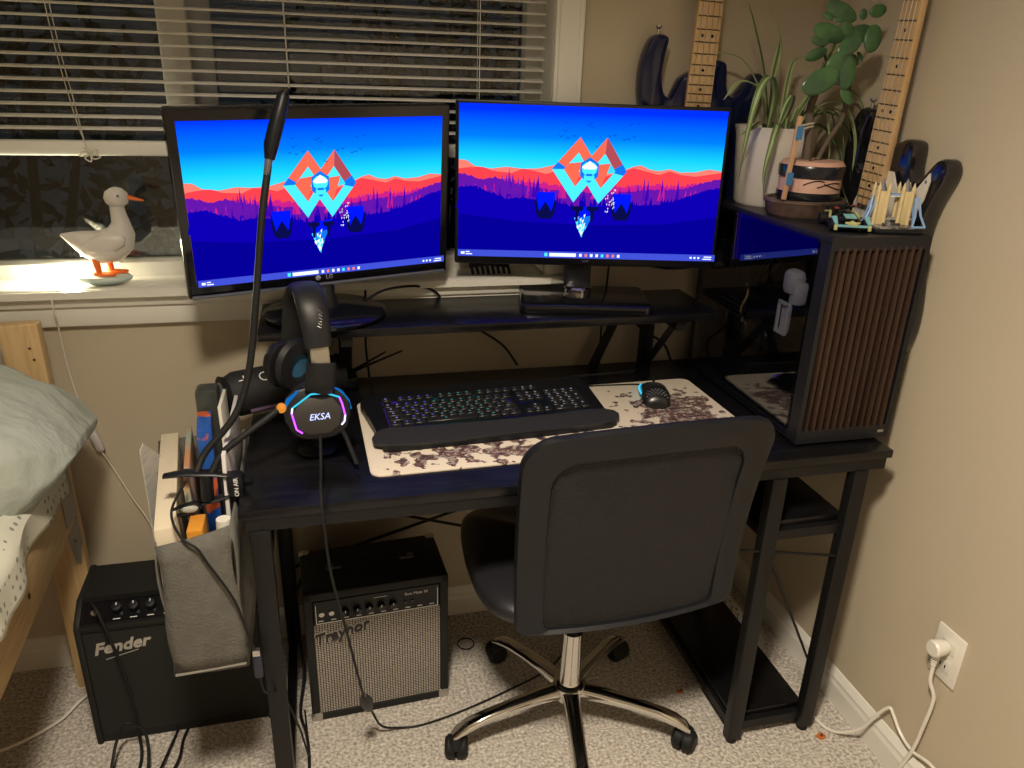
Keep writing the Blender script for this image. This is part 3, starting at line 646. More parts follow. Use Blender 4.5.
b=B(); b.tube([HF(-.056,.014,.003),HF(-.050,.028,.005),HF(-.030,.044,.004)],.003,8,rr=[.002,.0045,.002]); b.build('side_light',bl2,t); b=B(); b.tube([HF(.024,.048,.002),HF(.044,.036,.004),HF(.056,.018,.002),HF(.060,.0,-.004)],.0026,8); b.build('side_light',bl2,t)
text('logo','EKSA',.0165,emis('logo_glow',(190,200,255),1.8),t,fr@M.Translation((.002,-.007,sg*.0086))@(M.Identity(4) if sg>0 else M.Rotation(math.pi,4,'Y')),shear=.25)
# yoke, headband
c2=V((-.062,1.470,.905)); tp=V((-.018,1.405,1.070))
def ribbon(path,w_,th,dirx):
    rings=[]
    P_=path
    for i,p in enumerate(P_):
        tt=(P_[min(i+1,len(P_)-1)]-P_[max(i-1,0)]).normalized(); x=V(dirx[i]) if isinstance(dirx,list) else V(dirx); x=(x-tt*x.dot(tt)).normalized(); y=tt.cross(x); ww=w_[i] if isinstance(w_,list) else w_
        rings.append([p+x*ww*math.cos(a)+y*th*math.sin(a) for a in [2*math.pi*k/16 for k in range(16)]])
    return rings
up1=[cN+V((.002,.004,.040)),V((-.008,1.335,.945)),V((-.008,1.337,.975))]
B().skinrings(ribbon(spline([cN+V((.004,-.004,.045)),V((-.010,1.322,.925)),V((-.008,1.328,.955))],3),.026,.010,(1,0,0))).build('yoke',ehm,t)
B().skinrings(ribbon([V((-.008,1.330,.945)),V((-.009,1.333,.965)),V((-.010,1.336,.990))],.0165,.004,(1,0,0))).build('slider_plate',mat('slider_metal',(.42,.38,.33),.3,.7),t)
arc=spline([V((-.010,1.335,.982)),V((-.014,1.345,1.025)),V((-.020,1.365,1.058)),V((-.026,1.400,1.074)),V((-.034,1.438,1.066)),V((-.044,1.468,1.035)),V((-.052,1.482,.985)),V((-.058,1.484,.945))],4)
n=len(arc); B().skinrings(ribbon(arc,[.0235+.004*math.sin(math.pi*i/(n-1)) for i in range(n)],.009,(1,.1,0))).build('headband',MC['leatherette'],t)
b=B()
for k in range(6): b.tube([V((-.030+.003*k,1.341+.002*k,1.030+.0045*k)),V((-.004+.0008*k,1.334+.002*k,1.018+.0045*k))],.0012,5)
b.build('headband_ribs',blkg,t)
fr2=frame(c2,(.75,.65,0),(0,0,1))
B().prism(smooth2(hexo,2),.022,lambda u,v,w_:fr2@V((u*.95,v*.95,-w_)),bev=.006).build('earcup',ehm,t)
b=B(); rr=fr2.to_3x3(); b.lathe(c2+rr@V((0,0,.016)),[(.026,-.012),(.05,-.010),(.056,0),(.05,.010),(.028,.012),(.024,0),(.026,-.012)],28,rot=rr); b.build('ear_cushion',MC['leatherette'],t)
B().lathe(c2+rr@V((0,0,.012)),[(0,-.004),(.026,-.004),(.026,.004),(0,.004)],24,rot=rr).build('ear_lining',mat('lining_blue',(.02,.10,.19),.8),t)
B().tube(spline([cN+V((.038,-.006,-.030)),V((.028,1.322,.808)),V((.036,1.312,.785)),V((.044,1.302,.762))]),.0045,8).build('microphone',rub,t)
b=B(); cb=[V((-.018,1.318,.815)),V((-.020,1.26,.780)),V((-.022,1.200,.765)),V((-.021,1.178,.735)),V((-.014,1.172,.62)),V((.006,1.19,.48)),V((.030,1.26,.27)),V((.042,1.32,.16)),V((.052,1.37,.10)),V((.075,1.39,.03)),V((.12,1.40,.006)),V((.17,1.40,.004)),V((.26,1.42,.004)),V((.38,1.46,.004)),V((.52,1.52,.004)),V((.62,1.62,.004))]
b.tube(spline(cb),.0026,8); b.build('cable',rub,t)
b=B().tube([V((.034,1.285,.228)),V((.039,1.305,.192)),V((.044,1.33,.150))],.012,12,rr=[.006,.014,.010]); b.build('inline_control',blk,t)
t=thing('headset_stand','slim black headset stand behind the glowing earcup','stand',(-.02,1.41,DZ))
b=B(); b.lathe((-.026,1.41,DZ),[(0,0),(.036,0),(.038,.003),(.034,.006),(0,.007)],32); b.build('base',blk,t)
b=B(); b.cyl((-.026,1.41,DZ+.008),(-.026,1.41,1.060),.007,seg=14); b.tube([(-.022,1.385,1.057),(-.026,1.41,1.062),(-.030,1.435,1.055)],.007,10); b.build('pole',blk,t)
# ---------------------------------------------------------------- clip-on gooseneck lamp
t=thing('gooseneck_lamp','black clip-on twin gooseneck lamp clamped to the front left desk corner','lamp',(-.18,1.268,DZ))
b=B(); b.box((-.165,1.262,.764),(.030,.030,.046),bev=.010); b.build('clamp_block',blk,t)
text('lettering','ON AIR',.0105,mat('print_white',(.7,.7,.68),.5),t,frame((-.163,1.2465,.765),(0,0,1),(-1,0,0)))
b=B(); b.tube([(-.160,1.268,.776),(-.20,1.270,.784),(-.245,1.272,.788),(-.282,1.274,.784)],.011,14,rr=[.010,.012,.013,.009],flat=.38)
b.tube([(-.165,1.272,.742),(-.20,1.27,.733),(-.225,1.268,.728)],.010,12,rr=[.009,.011,.008],flat=.4)
b.tube([(-.235+.0,1.262,.735),(-.262,1.262,.728),(-.274,1.262,.722),(-.268,1.262,.712),(-.24,1.262,.712),(-.225,1.262,.725),(-.235,1.262,.735)],.0035,8)
b.cyl((-.215,1.268,.735),(-.212,1.268,.785),.011,seg=14); b.build('clamp_handle',blk,t)
b=B(); b.ball((-.246,1.262,.722),.016,(1,.4,.5)); b.build('clamp_pad',mat('pad_grey',(.35,.36,.32),.7),t)
a1=[(-.229,1.27,.785),(-.212,1.29,.816),(-.160,1.31,.873),(-.131,1.33,.948),(-.110,1.35,1.068),(-.090,1.37,1.201),(-.073,1.39,1.288)]
b=B(); b.tube(spline(a1,10),.0062,10); b.build('gooseneck',rub,t)
b=B(); b.tube([(-.0765,1.386,1.272),(-.072,1.391,1.295),(-.069,1.394,1.302)],.008,12,rr=[.006,.0065,.0065]); b.build('collar',mat('collar_grey',(.10,.10,.11),.3),t)
b=B(); b.tube([(-.0705,1.393,1.297),(-.066,1.397,1.320),(-.052,1.404,1.362),(-.041,1.409,1.396),(-.038,1.410,1.404)],.012,16,rr=[.0085,.0125,.0125,.0105,.006]); b.build('lamp_head',blk,t)
a2=[(-.204,1.27,.785),(-.183,1.285,.815),(-.137,1.30,.845),(-.100,1.315,.866),(-.090,1.322,.872)]
b=B(); b.tube(spline(a2,10),.0062,10); b.build('gooseneck',rub,t)
b=B(); b.lathe((-.082,1.326,.874),[(0,-.006),(.008,-.005),(.0095,0),(.008,.005),(0,.006)],18,axis='y'); b.build('lamp_tip',mat('amber_tip',(.75,.30,.04),.4),t)
b=B(); b.tube(spline([(-.245,1.255,.780),(-.262,1.20,.755),(-.248,1.175,.72),(-.225,1.168,.70),(-.211,1.166,.67),(-.176,1.166,.588),(-.158,1.166,.500),(-.150,1.165,.470)]),.0022,7)
b.tube(spline([(-.150,1.165,.425),(-.145,1.17,.38),(-.13,1.19,.36),(-.12,1.24,.3),(-.10,1.30,.15),(-.09,1.36,.01),(-.10,1.5,.008)]),.0022,7); b.build('cable',rub,t)
b=B().box((-.1505,1.165,.446),(.016,.010,.050),bev=.003); b.box((-.151,1.165,.476),(.012,.009,.012),mi=1); b.build('inline_plug',[mat('plug_blue_black',(.015,.018,.035),.35),silver],t)
# ---------------------------------------------------------------- speaker, router
t=thing('bluetooth_speaker','black cylindrical portable speaker with plus and minus marks, behind the headset','speaker',(-.10,1.65,DZ))
a=V((-.205,1.590,DZ+.052)); c=V((.020,1.690,DZ+.052)); ax=(c-a).normalized()
fab=mat('speaker_fabric',(.008,.008,.010),.7,bump=(500,.3,.001))
n=14; pth=[a+(c-a)*k/n for k in range(n+1)]
B().tube(pth,.048,28,rr=[.040]+[.048]*(n-1)+[.040]).build('body',fab,t)
for e_,s_ in ((a,-1),(c,1)):
    b=B(); b.tube([e_,e_+ax*s_*.010,e_+ax*s_*.012],.03,28,rr=[.040,.044,.040]); b.tube([e_+ax*s_*.012,e_+ax*s_*.016],.02,24,rr=[.032,.028],mi=1)
    b.build('end_cap',[rub,mat('cap_grey',(.07,.075,.085),.3)],t)
sd=ax.cross(V((0,0,1))).normalized(); upv=(V((0,0,1))*.80+sd*.6*(1 if sd.y<0 else -1)).normalized(); tn=upv.cross(ax)
def SP(u,v): 
    return a+ax*u+upv*.0488+tn*v
b=B(); 
for u,g in ((.030,'+'),(.115,'-')):
    b.tube([SP(u-.012,0),SP(u+.012,0)],.0016,5)
    if g=='+': b.tube([SP(u,-.011),SP(u,.011)],.0016,5)
b.tube([SP(.072+.010*math.cos(q*.5),.010*math.sin(q*.5)) for q in range(11)],.0014,5)
b.build('button_marks',MC['print_white'],t)
b=B().tube([a+ax*.05+V((.0,-.044,-.028)),a+ax*.17+V((.0,-.044,-.028))],.005,8); b.build('stripe',mat('stripe_purple',(.10,.06,.12),.4),t)
t=thing('router','black router with two slim antennas, on the desk behind the headset','router',(.0,1.72,DZ))
B().box((.010,1.742,DZ+.015),(.12,.07,.03),bev=.006).build('body',blk,t)
for dx_,e_ in ((.0,(.135,1.70,.838)),(.006,(.172,1.69,.842))):
    b=B().tube([(.035+dx_,1.735,.775),(.06+dx_,1.73,.785),e_],.005,8,rr=[.005,.0055,.0035],flat=.6); b.build('antenna',blk,t)
# loose cables at the monitor shelf
def cable(path,r,label,m=rub,name='cable',group=None):
    return tag(B().tube(spline(path),r,8).build(name,m),label,'cable',group)
cable([(.10,1.775,.99),(.098,1.775,.90),(.095,1.772,.83),(.10,1.77,.75)],.0026,'thin black cable hanging straight down behind the left end of the monitor shelf')
cable([(.20,1.772,.94),(.30,1.772,.91),(.36,1.772,.865),(.43,1.772,.815),(.47,1.770,.76)],.0030,'black cable slanting down behind the middle of the monitor shelf')
cable([(.70,1.775,1.10),(.695,1.775,.95),(.69,1.775,.85),(.69,1.772,.75)],.0028,'black cable dropping down beside the right shelf bracket')
cable([(.74,1.772,.90),(.80,1.772,.84),(.86,1.76,.80),(.87,1.72,.76)],.0032,'black cable curling down near the computer case, under the monitor shelf')
cable([(.09,1.66,.972),(.14,1.70,.985),(.22,1.76,.975),(.27,1.772,.95),(.28,1.774,.90)],.0030,'black cable arching out beside the round monitor base')
# items on the sill between the monitors
t=thing('hair_clip','dark toothed claw clip on the windowsill between the monitors','clip',(.40,1.82,.988))
b=B(); b.tube([(.352,1.82,1.008),(.40,1.815,1.014),(.45,1.82,1.006)],.008,8); 
for k in range(8): b.tube([(.357+k*.013,1.815,1.008),(.359+k*.013,1.800,.990)],.004,6)
b.build('clip_body',mat('clip_purple_black',(.02,.015,.03),.3),t)
# ---------------------------------------------------------------- storage pouch and contents
feltm=mat('grey_felt',(.105,.100,.090),.95,bump=(260,.6,.004),noise=(50,(1,1,1),(.13,.125,.11),.3,.7))
t=thing('storage_pouch','grey felt storage pouch hanging on the left end of the desk','pouch',(-.23,1.35,.43))
b=B()
def quadbox(pts,z0_,z1_,th=.004): pass
PX0,PX1,PY0,PY1=-.292,-.172,1.185,1.50
def wallg(p,q,zt0,zt1,zb,bulge):
    d=(q-p); nn=V((d.y,-d.x,0)).normalized()
    b.grid(8,8,lambda u,v:V((p.x+d.x*u,p.y+d.y*u,(zt0+(zt1-zt0)*u)*(1-v)+zb*v))+nn*bulge*math.sin(math.pi*u)*math.sin(math.pi*(.15+.8*v))+V((.004*math.sin(v*7+u*3),0,0)))
p0=V((PX0,PY0,0));p1=V((PX1,PY0,0));p2=V((PX1,PY1,0));p3=V((PX0,PY1,0))
p2=V((PX1,1.56,0));p3=V((-.352,1.60,0)); wallg(p0,p1,.700,.728,.432,.008); wallg(p1,p2,.728,.735,.432,0); wallg(p2,p3,.73,.70,.432,.004); wallg(p3,p0,.70,.70,.432,.006)
b.grid(2,2,lambda u,v:V((PX0-.06*v+(PX1-PX0+.06*v)*u,PY0+(1.58-PY0)*v,.432)))
b.build('pouch_body',feltm,t,solid=.003)
b=B(); b.tube([(PX0,PY0-.002,.434),(PX1,PY0-.002,.440)],.003,6); b.build('hem',mat('felt_hem',(.20,.19,.17),.9),t)
b=B().box((-.158,1.30,.7485),(.03,.02,.003)); b.box((-.168,1.30,.735),(.004,.02,.03)); b.build('hook',blkm,t)
o=B().box((-.3015,1.395,.580),(.034,.385,.285),rot=(0,0,R(7.3)),bev=.0015).build('box',mat('ivory_carton',(.66,.58,.44),.55)); tag(o,'tall narrow ivory carton standing in the grey pouch','box')
t=thing('white_sheet','thin white printed leaflet behind the ivory carton in the pouch','paper',(-.3385,1.44,.56))
LT=M.Translation((-.3385,1.44,.67))@M.Rotation(R(-16),4,'Z')
B().prism([(-.030,-.11),(.045,-.11),(.045,.050),(-.015,.108),(-.030,.100)],.0012,lambda u,v,w_:LT@V((w_,u,v))).build('sheet',mat('paper_white',(.62,.60,.55),.8,noise=(40,(1,.2,3),(.50,.50,.48),.5,.62)),t,smooth=False)
b=B()
for k in range(3): b.tube([LT@V((-.0014,-.022,-.04-.010*k)),LT@V((-.0014,.010,-.04-.010*k))],.0008,4)
b.build('printed_lines',mat('ink_grey',(.18,.18,.2),.8),t)
o=B().box((-.2620,1.40,.60),(.010,.24,.33),rot=(0,0,R(6)),bev=.001).build('magazine',mat('cover_print',(.30,.34,.28),.4,noise=(14,(1,1,1),(.45,.22,.10),.42,.56))); tag(o,'colourful magazine standing between the ivory carton and the blue comic','magazine')
o=B().box((-.2360,1.46,.62),(.026,.10,.36),rot=(0,0,R(6)),bev=.001).build('comic_book',mat('comic_print',(.015,.09,.38),.35,noise=(26,(1,1,1),(.60,.12,.04),.52,.60))); tag(o,'blue comic book with red blotches standing in the grey pouch','book')
o=B().box((-.236,1.545,.64),(.045,.045,.40),rot=(0,0,0),bev=.010).build('bottle',mat('smoky_plastic',(.04,.045,.04),.3)); tag(o,'dark smoky container behind the blue comic book','container')
o=B().box((-.2330,1.235,.615),(.026,.055,.19),bev=.002).build('notebook',mat('notebook_orange',(.62,.26,.03),.45)); tag(o,'small orange notebook in the pouch beneath the lamp clamp','notebook')
o=B().box((-.1855,1.40,.64),(.007,.27,.36),rot=(0,R(1.5),0),bev=.001).build('folder',mat('folder_white',(.62,.60,.60),.45)); tag(o,'white folder standing against the desk edge in the pouch','folder')
o=B().box((-.1975,1.47,.66),(.006,.10,.36),rot=(R(-2),R(-1),0),bev=.0005).build('envelope',mat('envelope_cream',(.66,.62,.54),.6)); tag(o,'cream envelope leaning behind the white folder','envelope')
t=thing('ribbon_roll','white rounded roll poking out of the pouch under the lamp clamp','roll',(-.183,1.22,.70))
B().lathe((-.187,1.222,.690),[(.004,-.03),(.012,-.03),(.014,0),(.012,.03),(.004,.03)],20).build('roll',white,t)
# ---------------------------------------------------------------- amplifiers
tol=mat('tolex_black',(.009,.009,.009),.62,spec=.35,bump=(700,.5,.001)); 
tmx=M.Translation((-.082,1.468,0))@M.Rotation(R(3),4,'Z')
t=thing('guitar_amplifier','black guitar amplifier with silver woven grille, under the desk','amplifier',mx=tmx)
Wt,Ht,Dt=.328,.362,.175
b=B(); b.box((Wt/2,Dt/2+.006,Ht/2),(Wt,Dt-.012,Ht),bev=.006)
for p,d in (((.010,.004,Ht/2),(.020,.014,Ht)),((Wt-.010,.004,Ht/2),(.020,.014,Ht)),((Wt/2,.004,.010),(Wt,.014,.020)),((Wt/2,.004,Ht-.011),(Wt,.014,.022))): b.box(p,d,bev=.004)
b.build('cabinet',tol,t,local=True)
gm=D.materials.new('woven_grille'); gm.use_nodes=True; nt=gm.node_tree; bs=nt.nodes['Principled BSDF']; bs.inputs['Roughness'].default_value=.6
tc=nt.nodes.new('ShaderNodeTexCoord'); mpp=nt.nodes.new('ShaderNodeMapping'); mpp.inputs['Rotation'].default_value=(R(90),0,0); nt.links.new(tc.outputs['Object'],mpp.inputs[0])
bt=nt.nodes.new('ShaderNodeTexBrick'); bt.inputs['Scale'].default_value=1; bt.inputs['Brick Width'].default_value=.0062; bt.inputs['Row Height'].default_value=.0050; bt.inputs['Mortar Size'].default_value=.0011; bt.inputs['Mortar Smooth'].default_value=.2; bt.offset=0
bt.inputs['Color1'].default_value=(.40,.36,.31,1); bt.inputs['Color2'].default_value=(.52,.47,.42,1); bt.inputs['Mortar'].default_value=(.03,.028,.025,1)
nt.links.new(mpp.outputs[0],bt.inputs[0]); nt.links.new(bt.outputs[0],bs.inputs['Base Color'])
B().box((Wt/2,.006,.148),(Wt-.040,.010,.255)).build('grille',gm,t,local=True,smooth=False)
b=B(); b.box((Wt/2,.002,.309),(Wt-.044,.010,.060)); b.build('control_panel',blk,t,local=True)
b=B()
for p,d in (((.026,-.0035,.306),(.0018,.001,.050)),((Wt-.026,-.0035,.306),(.0018,.001,.050)),((Wt/2,-.0035,.281),(Wt-.050,.001,.0018))): b.box(p,d)
for k in range(10): b.box((.036+k*.028,-.0035,.288),(.011,.001,.0022))
b.box((.170,-.0035,.329),(.03,.001,.0012)); b.build('panel_print',MC['print_white'],t,local=True)
text('lettering','Bass Mate 10',.010,MC['print_white'],t,frame((.252,-.0036,.325),(1,0,0),(0,0,1)),local=True)
for k in range(5):
    b=B(); b.lathe((.090+k*.027,-.003,.306),[(0,0),(.009,0),(.008,.012),(0,.012)],18,axis='y'); b.box((.090+k*.027,-.0155,.312),(.0015,.001,.006),mi=1); b.build('knob',[blkg,MC['print_white']],t,local=True)
for k,x in enumerate((.038,.060)):
    b=B(); b.lathe((x,-.003,.306),[(0,0),(.006,0),(.006,.003),(0,.003)],16,axis='y'); b.build('jack_socket',silver,t,local=True)
for k in range(2): B().box((.226+k*.016,-.004,.304),(.008,.004,.008)).build('push_button',blkg,t,local=True)
text('logo','Traynor',.038,mat('badge_dark',(.02,.018,.018),.3),t,frame((.078,-.0032,.247),(1,0,.22),(-.22,0,1)),extr=.0016,shear=.3,local=True,off=.0010)
text('logo_outline','Traynor',.038,mat('badge_silver',(.50,.47,.43),.35,.3),t,frame((.078,-.0005,.247),(1,0,.22),(-.22,0,1)),extr=.0010,shear=.3,local=True,off=.0030)
for x in (.012,Wt-.012):
    B().box((x,.004,.012),(.028,.020,.028),bev=.008).build('corner_guard',silver,t,local=True)
    B().box((x,Dt-.008,Ht-.010),(.03,.03,.024),bev=.009).build('corner_guard',silver,t,local=True)
for x in (.075,.245): 
    b=B(); b.box((x,Dt*.5,Ht+.004),(.034,.018,.006),bev=.002); b.build('strap_end_cap',mat('strap_cap',(.12,.11,.09),.4,.6),t,local=True)
B().tube([(.075,Dt*.5,Ht+.008),(.12,Dt*.5,Ht+.014),(.2,Dt*.5,Ht+.014),(.245,Dt*.5,Ht+.008)],.007,8,flat=.4).build('carry_strap',rub,t,local=True)
fmx=M.Translation((-.556,1.500,0))@M.Rotation(R(0),4,'Z')
t=thing('guitar_amplifier','all-black guitar amplifier with dark grille cloth, between the bed and desk','amplifier',mx=fmx)
Wf=.385; prof=[(.0,.0),(.0,.316),(.010,.330),(.056,.358),(.182,.360),(.182,0)]
def FP(u,v,w_): return V((w_,u,v))
b=B(); b.prism(prof,.014,FP,bev=.004); b.prism(prof,.014,lambda u,v,w_:V((Wf-.014+w_,u,v)),bev=.004)
b.box((Wf/2,.118,.352),(Wf-.02,.122,.013)); b.box((Wf/2,.09,.010),(Wf-.02,.17,.018)); b.box((Wf/2,.175,.18),(Wf-.02,.012,.34)); b.box((Wf/2,.008,.314),(Wf-.02,.016,.012),bev=.003); b.build('cabinet',tol,t,local=True)
B().box((Wf/2,.012,.165),(Wf-.026,.012,.292)).build('grille',mat('black_cloth',(.010,.011,.010),.85,bump=(900,.6,.001)),t,local=True)
rotp=M.Rotation(R(-52),4,'X'); pf=frame((Wf/2,.034,.334),(1,0,0),(0,.84,.50))
b=B(); b.prism([(-Wf/2+.014,-.034),(Wf/2-.014,-.034),(Wf/2-.014,.034),(-Wf/2+.014,.034)],.004,lambda u,v,w_:pf@V((u,v,-w_-.004))); b.build('control_panel',blkg,t,local=True)
for k in range(6):
    u=-.11+k*.034; p=pf@V((u,.004,0)); rm=pf.to_3x3()
    b=B(); b.lathe(p,[(0,-.002),(.0105,-.002),(.0095,.012),(0,.013)],20,rot=rm); b.box(p+rm@V((0,.005,.0135)),(.002,.006,.0014),rot=rm,mi=1); b.build('knob',[blk,MC['print_white']],t,local=True)
b=B()
for k in range(6): b.box(pf@V((-.11+k*.034,-.018,-.0035)),(.014,.0018,.001),rot=pf.to_3x3())
b.build('panel_print',MC['print_white'],t,local=True)
b=B(); b.lathe(pf@V((-.155,.0,0)),[(0,-.002),(.007,-.002),(.007,.002),(0,.002)],16,rot=pf.to_3x3()); b.build('jack_socket',silver,t,local=True)
text('logo','Fender',.040,mat('logo_silver',(.55,.53,.48),.3,.5),t,frame((.085,.0050,.262),(1,0,.10),(-.10,0,1)),extr=.0014,shear=.35,local=True,off=.0011)
b=B(); b.box((.085,.005,.238),(.07,.001,.0015),rot=(0,R(-14),0)); b.build('logo_underline',MC['logo_silver'],t,local=True)
b=B(); b.box((.235,.115,.3590),(.10,.055,.004),bev=.002); b.box((.235,.115,.3615),(.066,.030,.003),mi=1); b.build('handle_recess',[blk,mat('void_black',(.003,.003,.003),.8)],t,local=True)
b=B(); 
for x in (.02,Wf-.02):
    for y in (.02,.165): b.cyl((x,y,-.0),(x,y,.006),.01,seg=12)
b.build('foot',rub,t,local=True)
# cables around the amplifiers
cable([(-.518,1.532,.345),(-.515,1.515,.372),(-.490,1.480,.350),(-.462,1.47,.20),(-.455,1.46,.08),(-.45,1.43,.01),(-.46,1.36,.006),(-.50,1.32,.006)],.0034,'black instrument cable plugged into the all-black amplifier')
cable([(-.50,1.34,.010),(-.495,1.43,.06),(-.47,1.445,.10),(-.435,1.44,.06),(-.43,1.36,.012),(-.47,1.28,.010)],.0034,'black cable loop standing on the carpet before the all-black amplifier')
b=[]
for k in range(26):
    a=k*.42; r=.135-.0006*k; b.append((-.40+r*math.cos(a+.4),1.30+r*.55*math.sin(a+.4),.006+.0006*k))
cable(b,.0036,'coiled black cable lying on the carpet at the lower left',name='cable_coil')
for i,dx_ in enumerate((0,.022)): cable([(-.385+dx_,1.50,.006),(-.39+dx_,1.46,.012),(-.40+dx_*1.4,1.40,.016),(-.415+dx_,1.32,.020)],.003,('left','right')[i]+' one of two short black cables coming from under the all-black amplifier')
cable([(-.09,1.62,.30),(-.115,1.66,.18),(-.10,1.60,.05),(-.11,1.50,.006),(-.095,1.42,.006),(-.09,1.32,.006),(-.10,1.2,.006)],.0036,'black cable hanging between the desk leg and the silver grille amplifier')
cable([(-.13,1.74,.43),(-.09,1.74,.40),(-.04,1.72,.385),(-.0,1.73,.2),(.0,1.76,.01)],.0022,'thin grey wire behind the silver grille amplifier',mat('wire_grey',(.2,.2,.2),.5),'wire')
cable([(-.90,1.50,.006),(-.76,1.52,.006),(-.66,1.58,.008),(-.62,1.645,.010),(-.56,1.72,.008),(-.50,1.76,.006)],.0036,'white cable running along the floor past the bed post',white)
# ---------------------------------------------------------------- bed
pine=mat('pine_wood',(.58,.41,.21),.5,noise=(9,(14,14,1),(.47,.31,.145),.35,.68),bump=(20,.1,.001,(10,10,1)))
piney=mat('pine_rail',(.58,.41,.21),.5,noise=(9,(14,1,14),(.47,.31,.145),.35,.68))
knot=mat('pine_knot',(.12,.05,.02),.6)
bmx=M.Translation((-.572,1.735,0))@M.Rotation(.05,4,'Z')
t=thing('bed','pine bed frame with a grey steel corner bracket at the post','bed',mx=bmx)
b=B(); b.box((-.037,-.017,.468),(.074,.034,.936),bev=.004); b.build('post',pine,t,local=True)
b=B(); b.box((-.037,-2.05,.40),(.074,.034,.80),bev=.004); b.build('post',pine,t,local=True)
b=B(); b.box((-.97,-.017,.468),(.074,.034,.936),bev=.004); b.build('post',pine,t,local=True)
B().box((-.5,-.018,.72),(.87,.02,.12),bev=.003).build('headboard',piney,t,local=True)
b=B().box((-.017,-1.05,.545),(.034,2.0,.135),bev=.003); b.build('side_rail',piney,t,local=True)
b=B().box((-.99,-1.05,.545),(.034,2.0,.135),bev=.003); b.build('side_rail',piney,t,local=True)
b=B().box((-.5,-1.05,.50),(.95,1.95,.02)); b.build('slat_base',piney,t,local=True)
b=B()
for p in ((-.022,-.0345,.885),(-.018,-.0345,.860)): b.lathe(p,[(0,0),(.003,0),(.003,.0006),(0,.0006)],10,axis='y')
b.lathe((.0005,-.40,.53),[(0,0),(.006,0),(.006,.0005),(0,.0005)],12,axis='x'); b.lathe((.0005,-.9,.56),[(0,0),(.006,0),(.006,.0005),(0,.0005)],12,axis='x'); b.build('knot_mark',knot,t,local=True)
brk=mat('bracket_steel',(.26,.25,.23),.45,.6)
b=B(); b.prism([(-.055,.60),(-.038,.615),(-.002,.60),(-.002,.42),(-.012,.36),(-.022,.36),(-.034,.47),(-.052,.52)],.0025,lambda u,v,w_:V((u+.004,-.037-w_,v))); 
b.prism([(-.036,.615),(-.12,.61),(-.12,.50),(-.036,.49)],.0025,lambda u,v,w_:V((.0005+w_,u,v)))
b.build('corner_bracket',brk,t,local=True)
b=B()
for u,v in ((-.044,.57),(-.026,.575),(-.030,.50),(-.012,.49),(-.016,.42),(-.014,.385)): b.ball((u+.004,-.040,v),.003,sub=1)
b.build('screw',silver,t,local=True)
matm=mat('mattress_ticking',(.55,.54,.48),.8)
o=thing('mattress','mattress covered by a pale sheet with small grey dots','mattress',mx=bmx)
B().box((-.505,-1.03,.61),(.93,1.90,.19),bev=.05,seg=4).build('mattress_core',matm,o,local=True)
dm=D.materials.new('dotted_sheet'); dm.use_nodes=True; nt=dm.node_tree; bs=nt.nodes['Principled BSDF']; bs.inputs['Roughness'].default_value=.85
tc=nt.nodes.new('ShaderNodeTexCoord'); vo=nt.nodes.new('ShaderNodeTexVoronoi'); vo.inputs['Scale'].default_value=46; vo.inputs['Randomness'].default_value=.25; nt.links.new(tc.outputs['Object'],vo.inputs[0])
gt=nt.nodes.new('ShaderNodeMath'); gt.operation='LESS_THAN'; gt.inputs[1].default_value=.22; nt.links.new(vo.outputs[0],gt.inputs[0])
mm=nt.nodes.new('ShaderNodeMix'); mm.data_type='RGBA'; mm.inputs['A'].default_value=(.66,.66,.56,1); mm.inputs['B'].default_value=(.26,.27,.26,1); nt.links.new(gt.outputs[0],mm.inputs['Factor']); nt.links.new(mm.outputs['Result'],bs.inputs['Base Color'])
b=B()
def shf(u,v):   # along the bed u, across v: over the edge and down the outside of the rail
    y=-.13-1.75*u; fold=.010*math.sin(u*34)+.006*math.sin(u*71+1)
    if v<.5: q=v/.5; return V((-.50+.46*q,y,.715-.004*q+.003*math.sin(u*30)))
    q=(v-.5)/.5; drop=.108-.008*math.sin(u*23)
    return V((-.035+.046*min(1,q*2.5)+fold*q+.006,y+.02*math.sin(u*20)*q,.71-drop*q-.02*math.sin(math.pi*min(1,q*2))*0))
b.grid(120,24,shf); b.build('fitted_sheet',dm,o,local=True,solid=.003)
pm=mat('pillowcase_grey_green',(.37,.41,.38),.85,bump=(9,.6,.03,(1,2,1)))
o=thing('pillow','pale grey-green pillow with a loose overhanging case at the bed head','pillow',mx=bmx)
b=B()
binv=bmx.inverted()
PR=[(-1.02,1.50,.05,.76,.80,0),(-.99,1.50,.15,.72,.88,0),(-.92,1.50,.18,.70,.93,0),(-.80,1.50,.19,.69,.945,0),(-.70,1.50,.185,.685,.925,.02),(-.62,1.50,.175,.675,.893,.04),(-.57,1.50,.165,.685,.868,.05),(-.53,1.51,.150,.705,.843,.05),(-.495,1.52,.125,.725,.808,.03),(-.475,1.53,.10,.740,.780,.01),(-.462,1.535,.075,.752,.764,0)]
rings=[]
PR=[tuple(q) for q in spline([V(p[:3]) for p in PR],4)]and PR
for i in range(len(PR)-1):
    for k in range(5):
        f_4=k/5; a_=[x+(y-x)*f_4 for x,y in zip(PR[i],PR[i+1])]; x,yc,ry,zb,zt,dr=a_; ring=[]
        for q in range(40):
            th=2*math.pi*q/40; cy=math.copysign(abs(math.cos(th))**.75,math.cos(th)); sy_=math.copysign(abs(math.sin(th))**.8,math.sin(th))
            z=(zb+zt)/2+(zt-zb)/2*sy_; yv=yc+ry*cy
            z-=dr*(.5-.5*cy)*(1 if sy_<.3 else .25)
            amp=min(1,(x+1.02)*8)
            z+=amp*(.006*math.sin(22*x+9*yv)+.003*math.sin(61*x-30*yv)); yv+=amp*.005*math.sin(40*x+3*sy_)
            ring.append(binv@V((x,yv,z)))
        rings.append(ring)
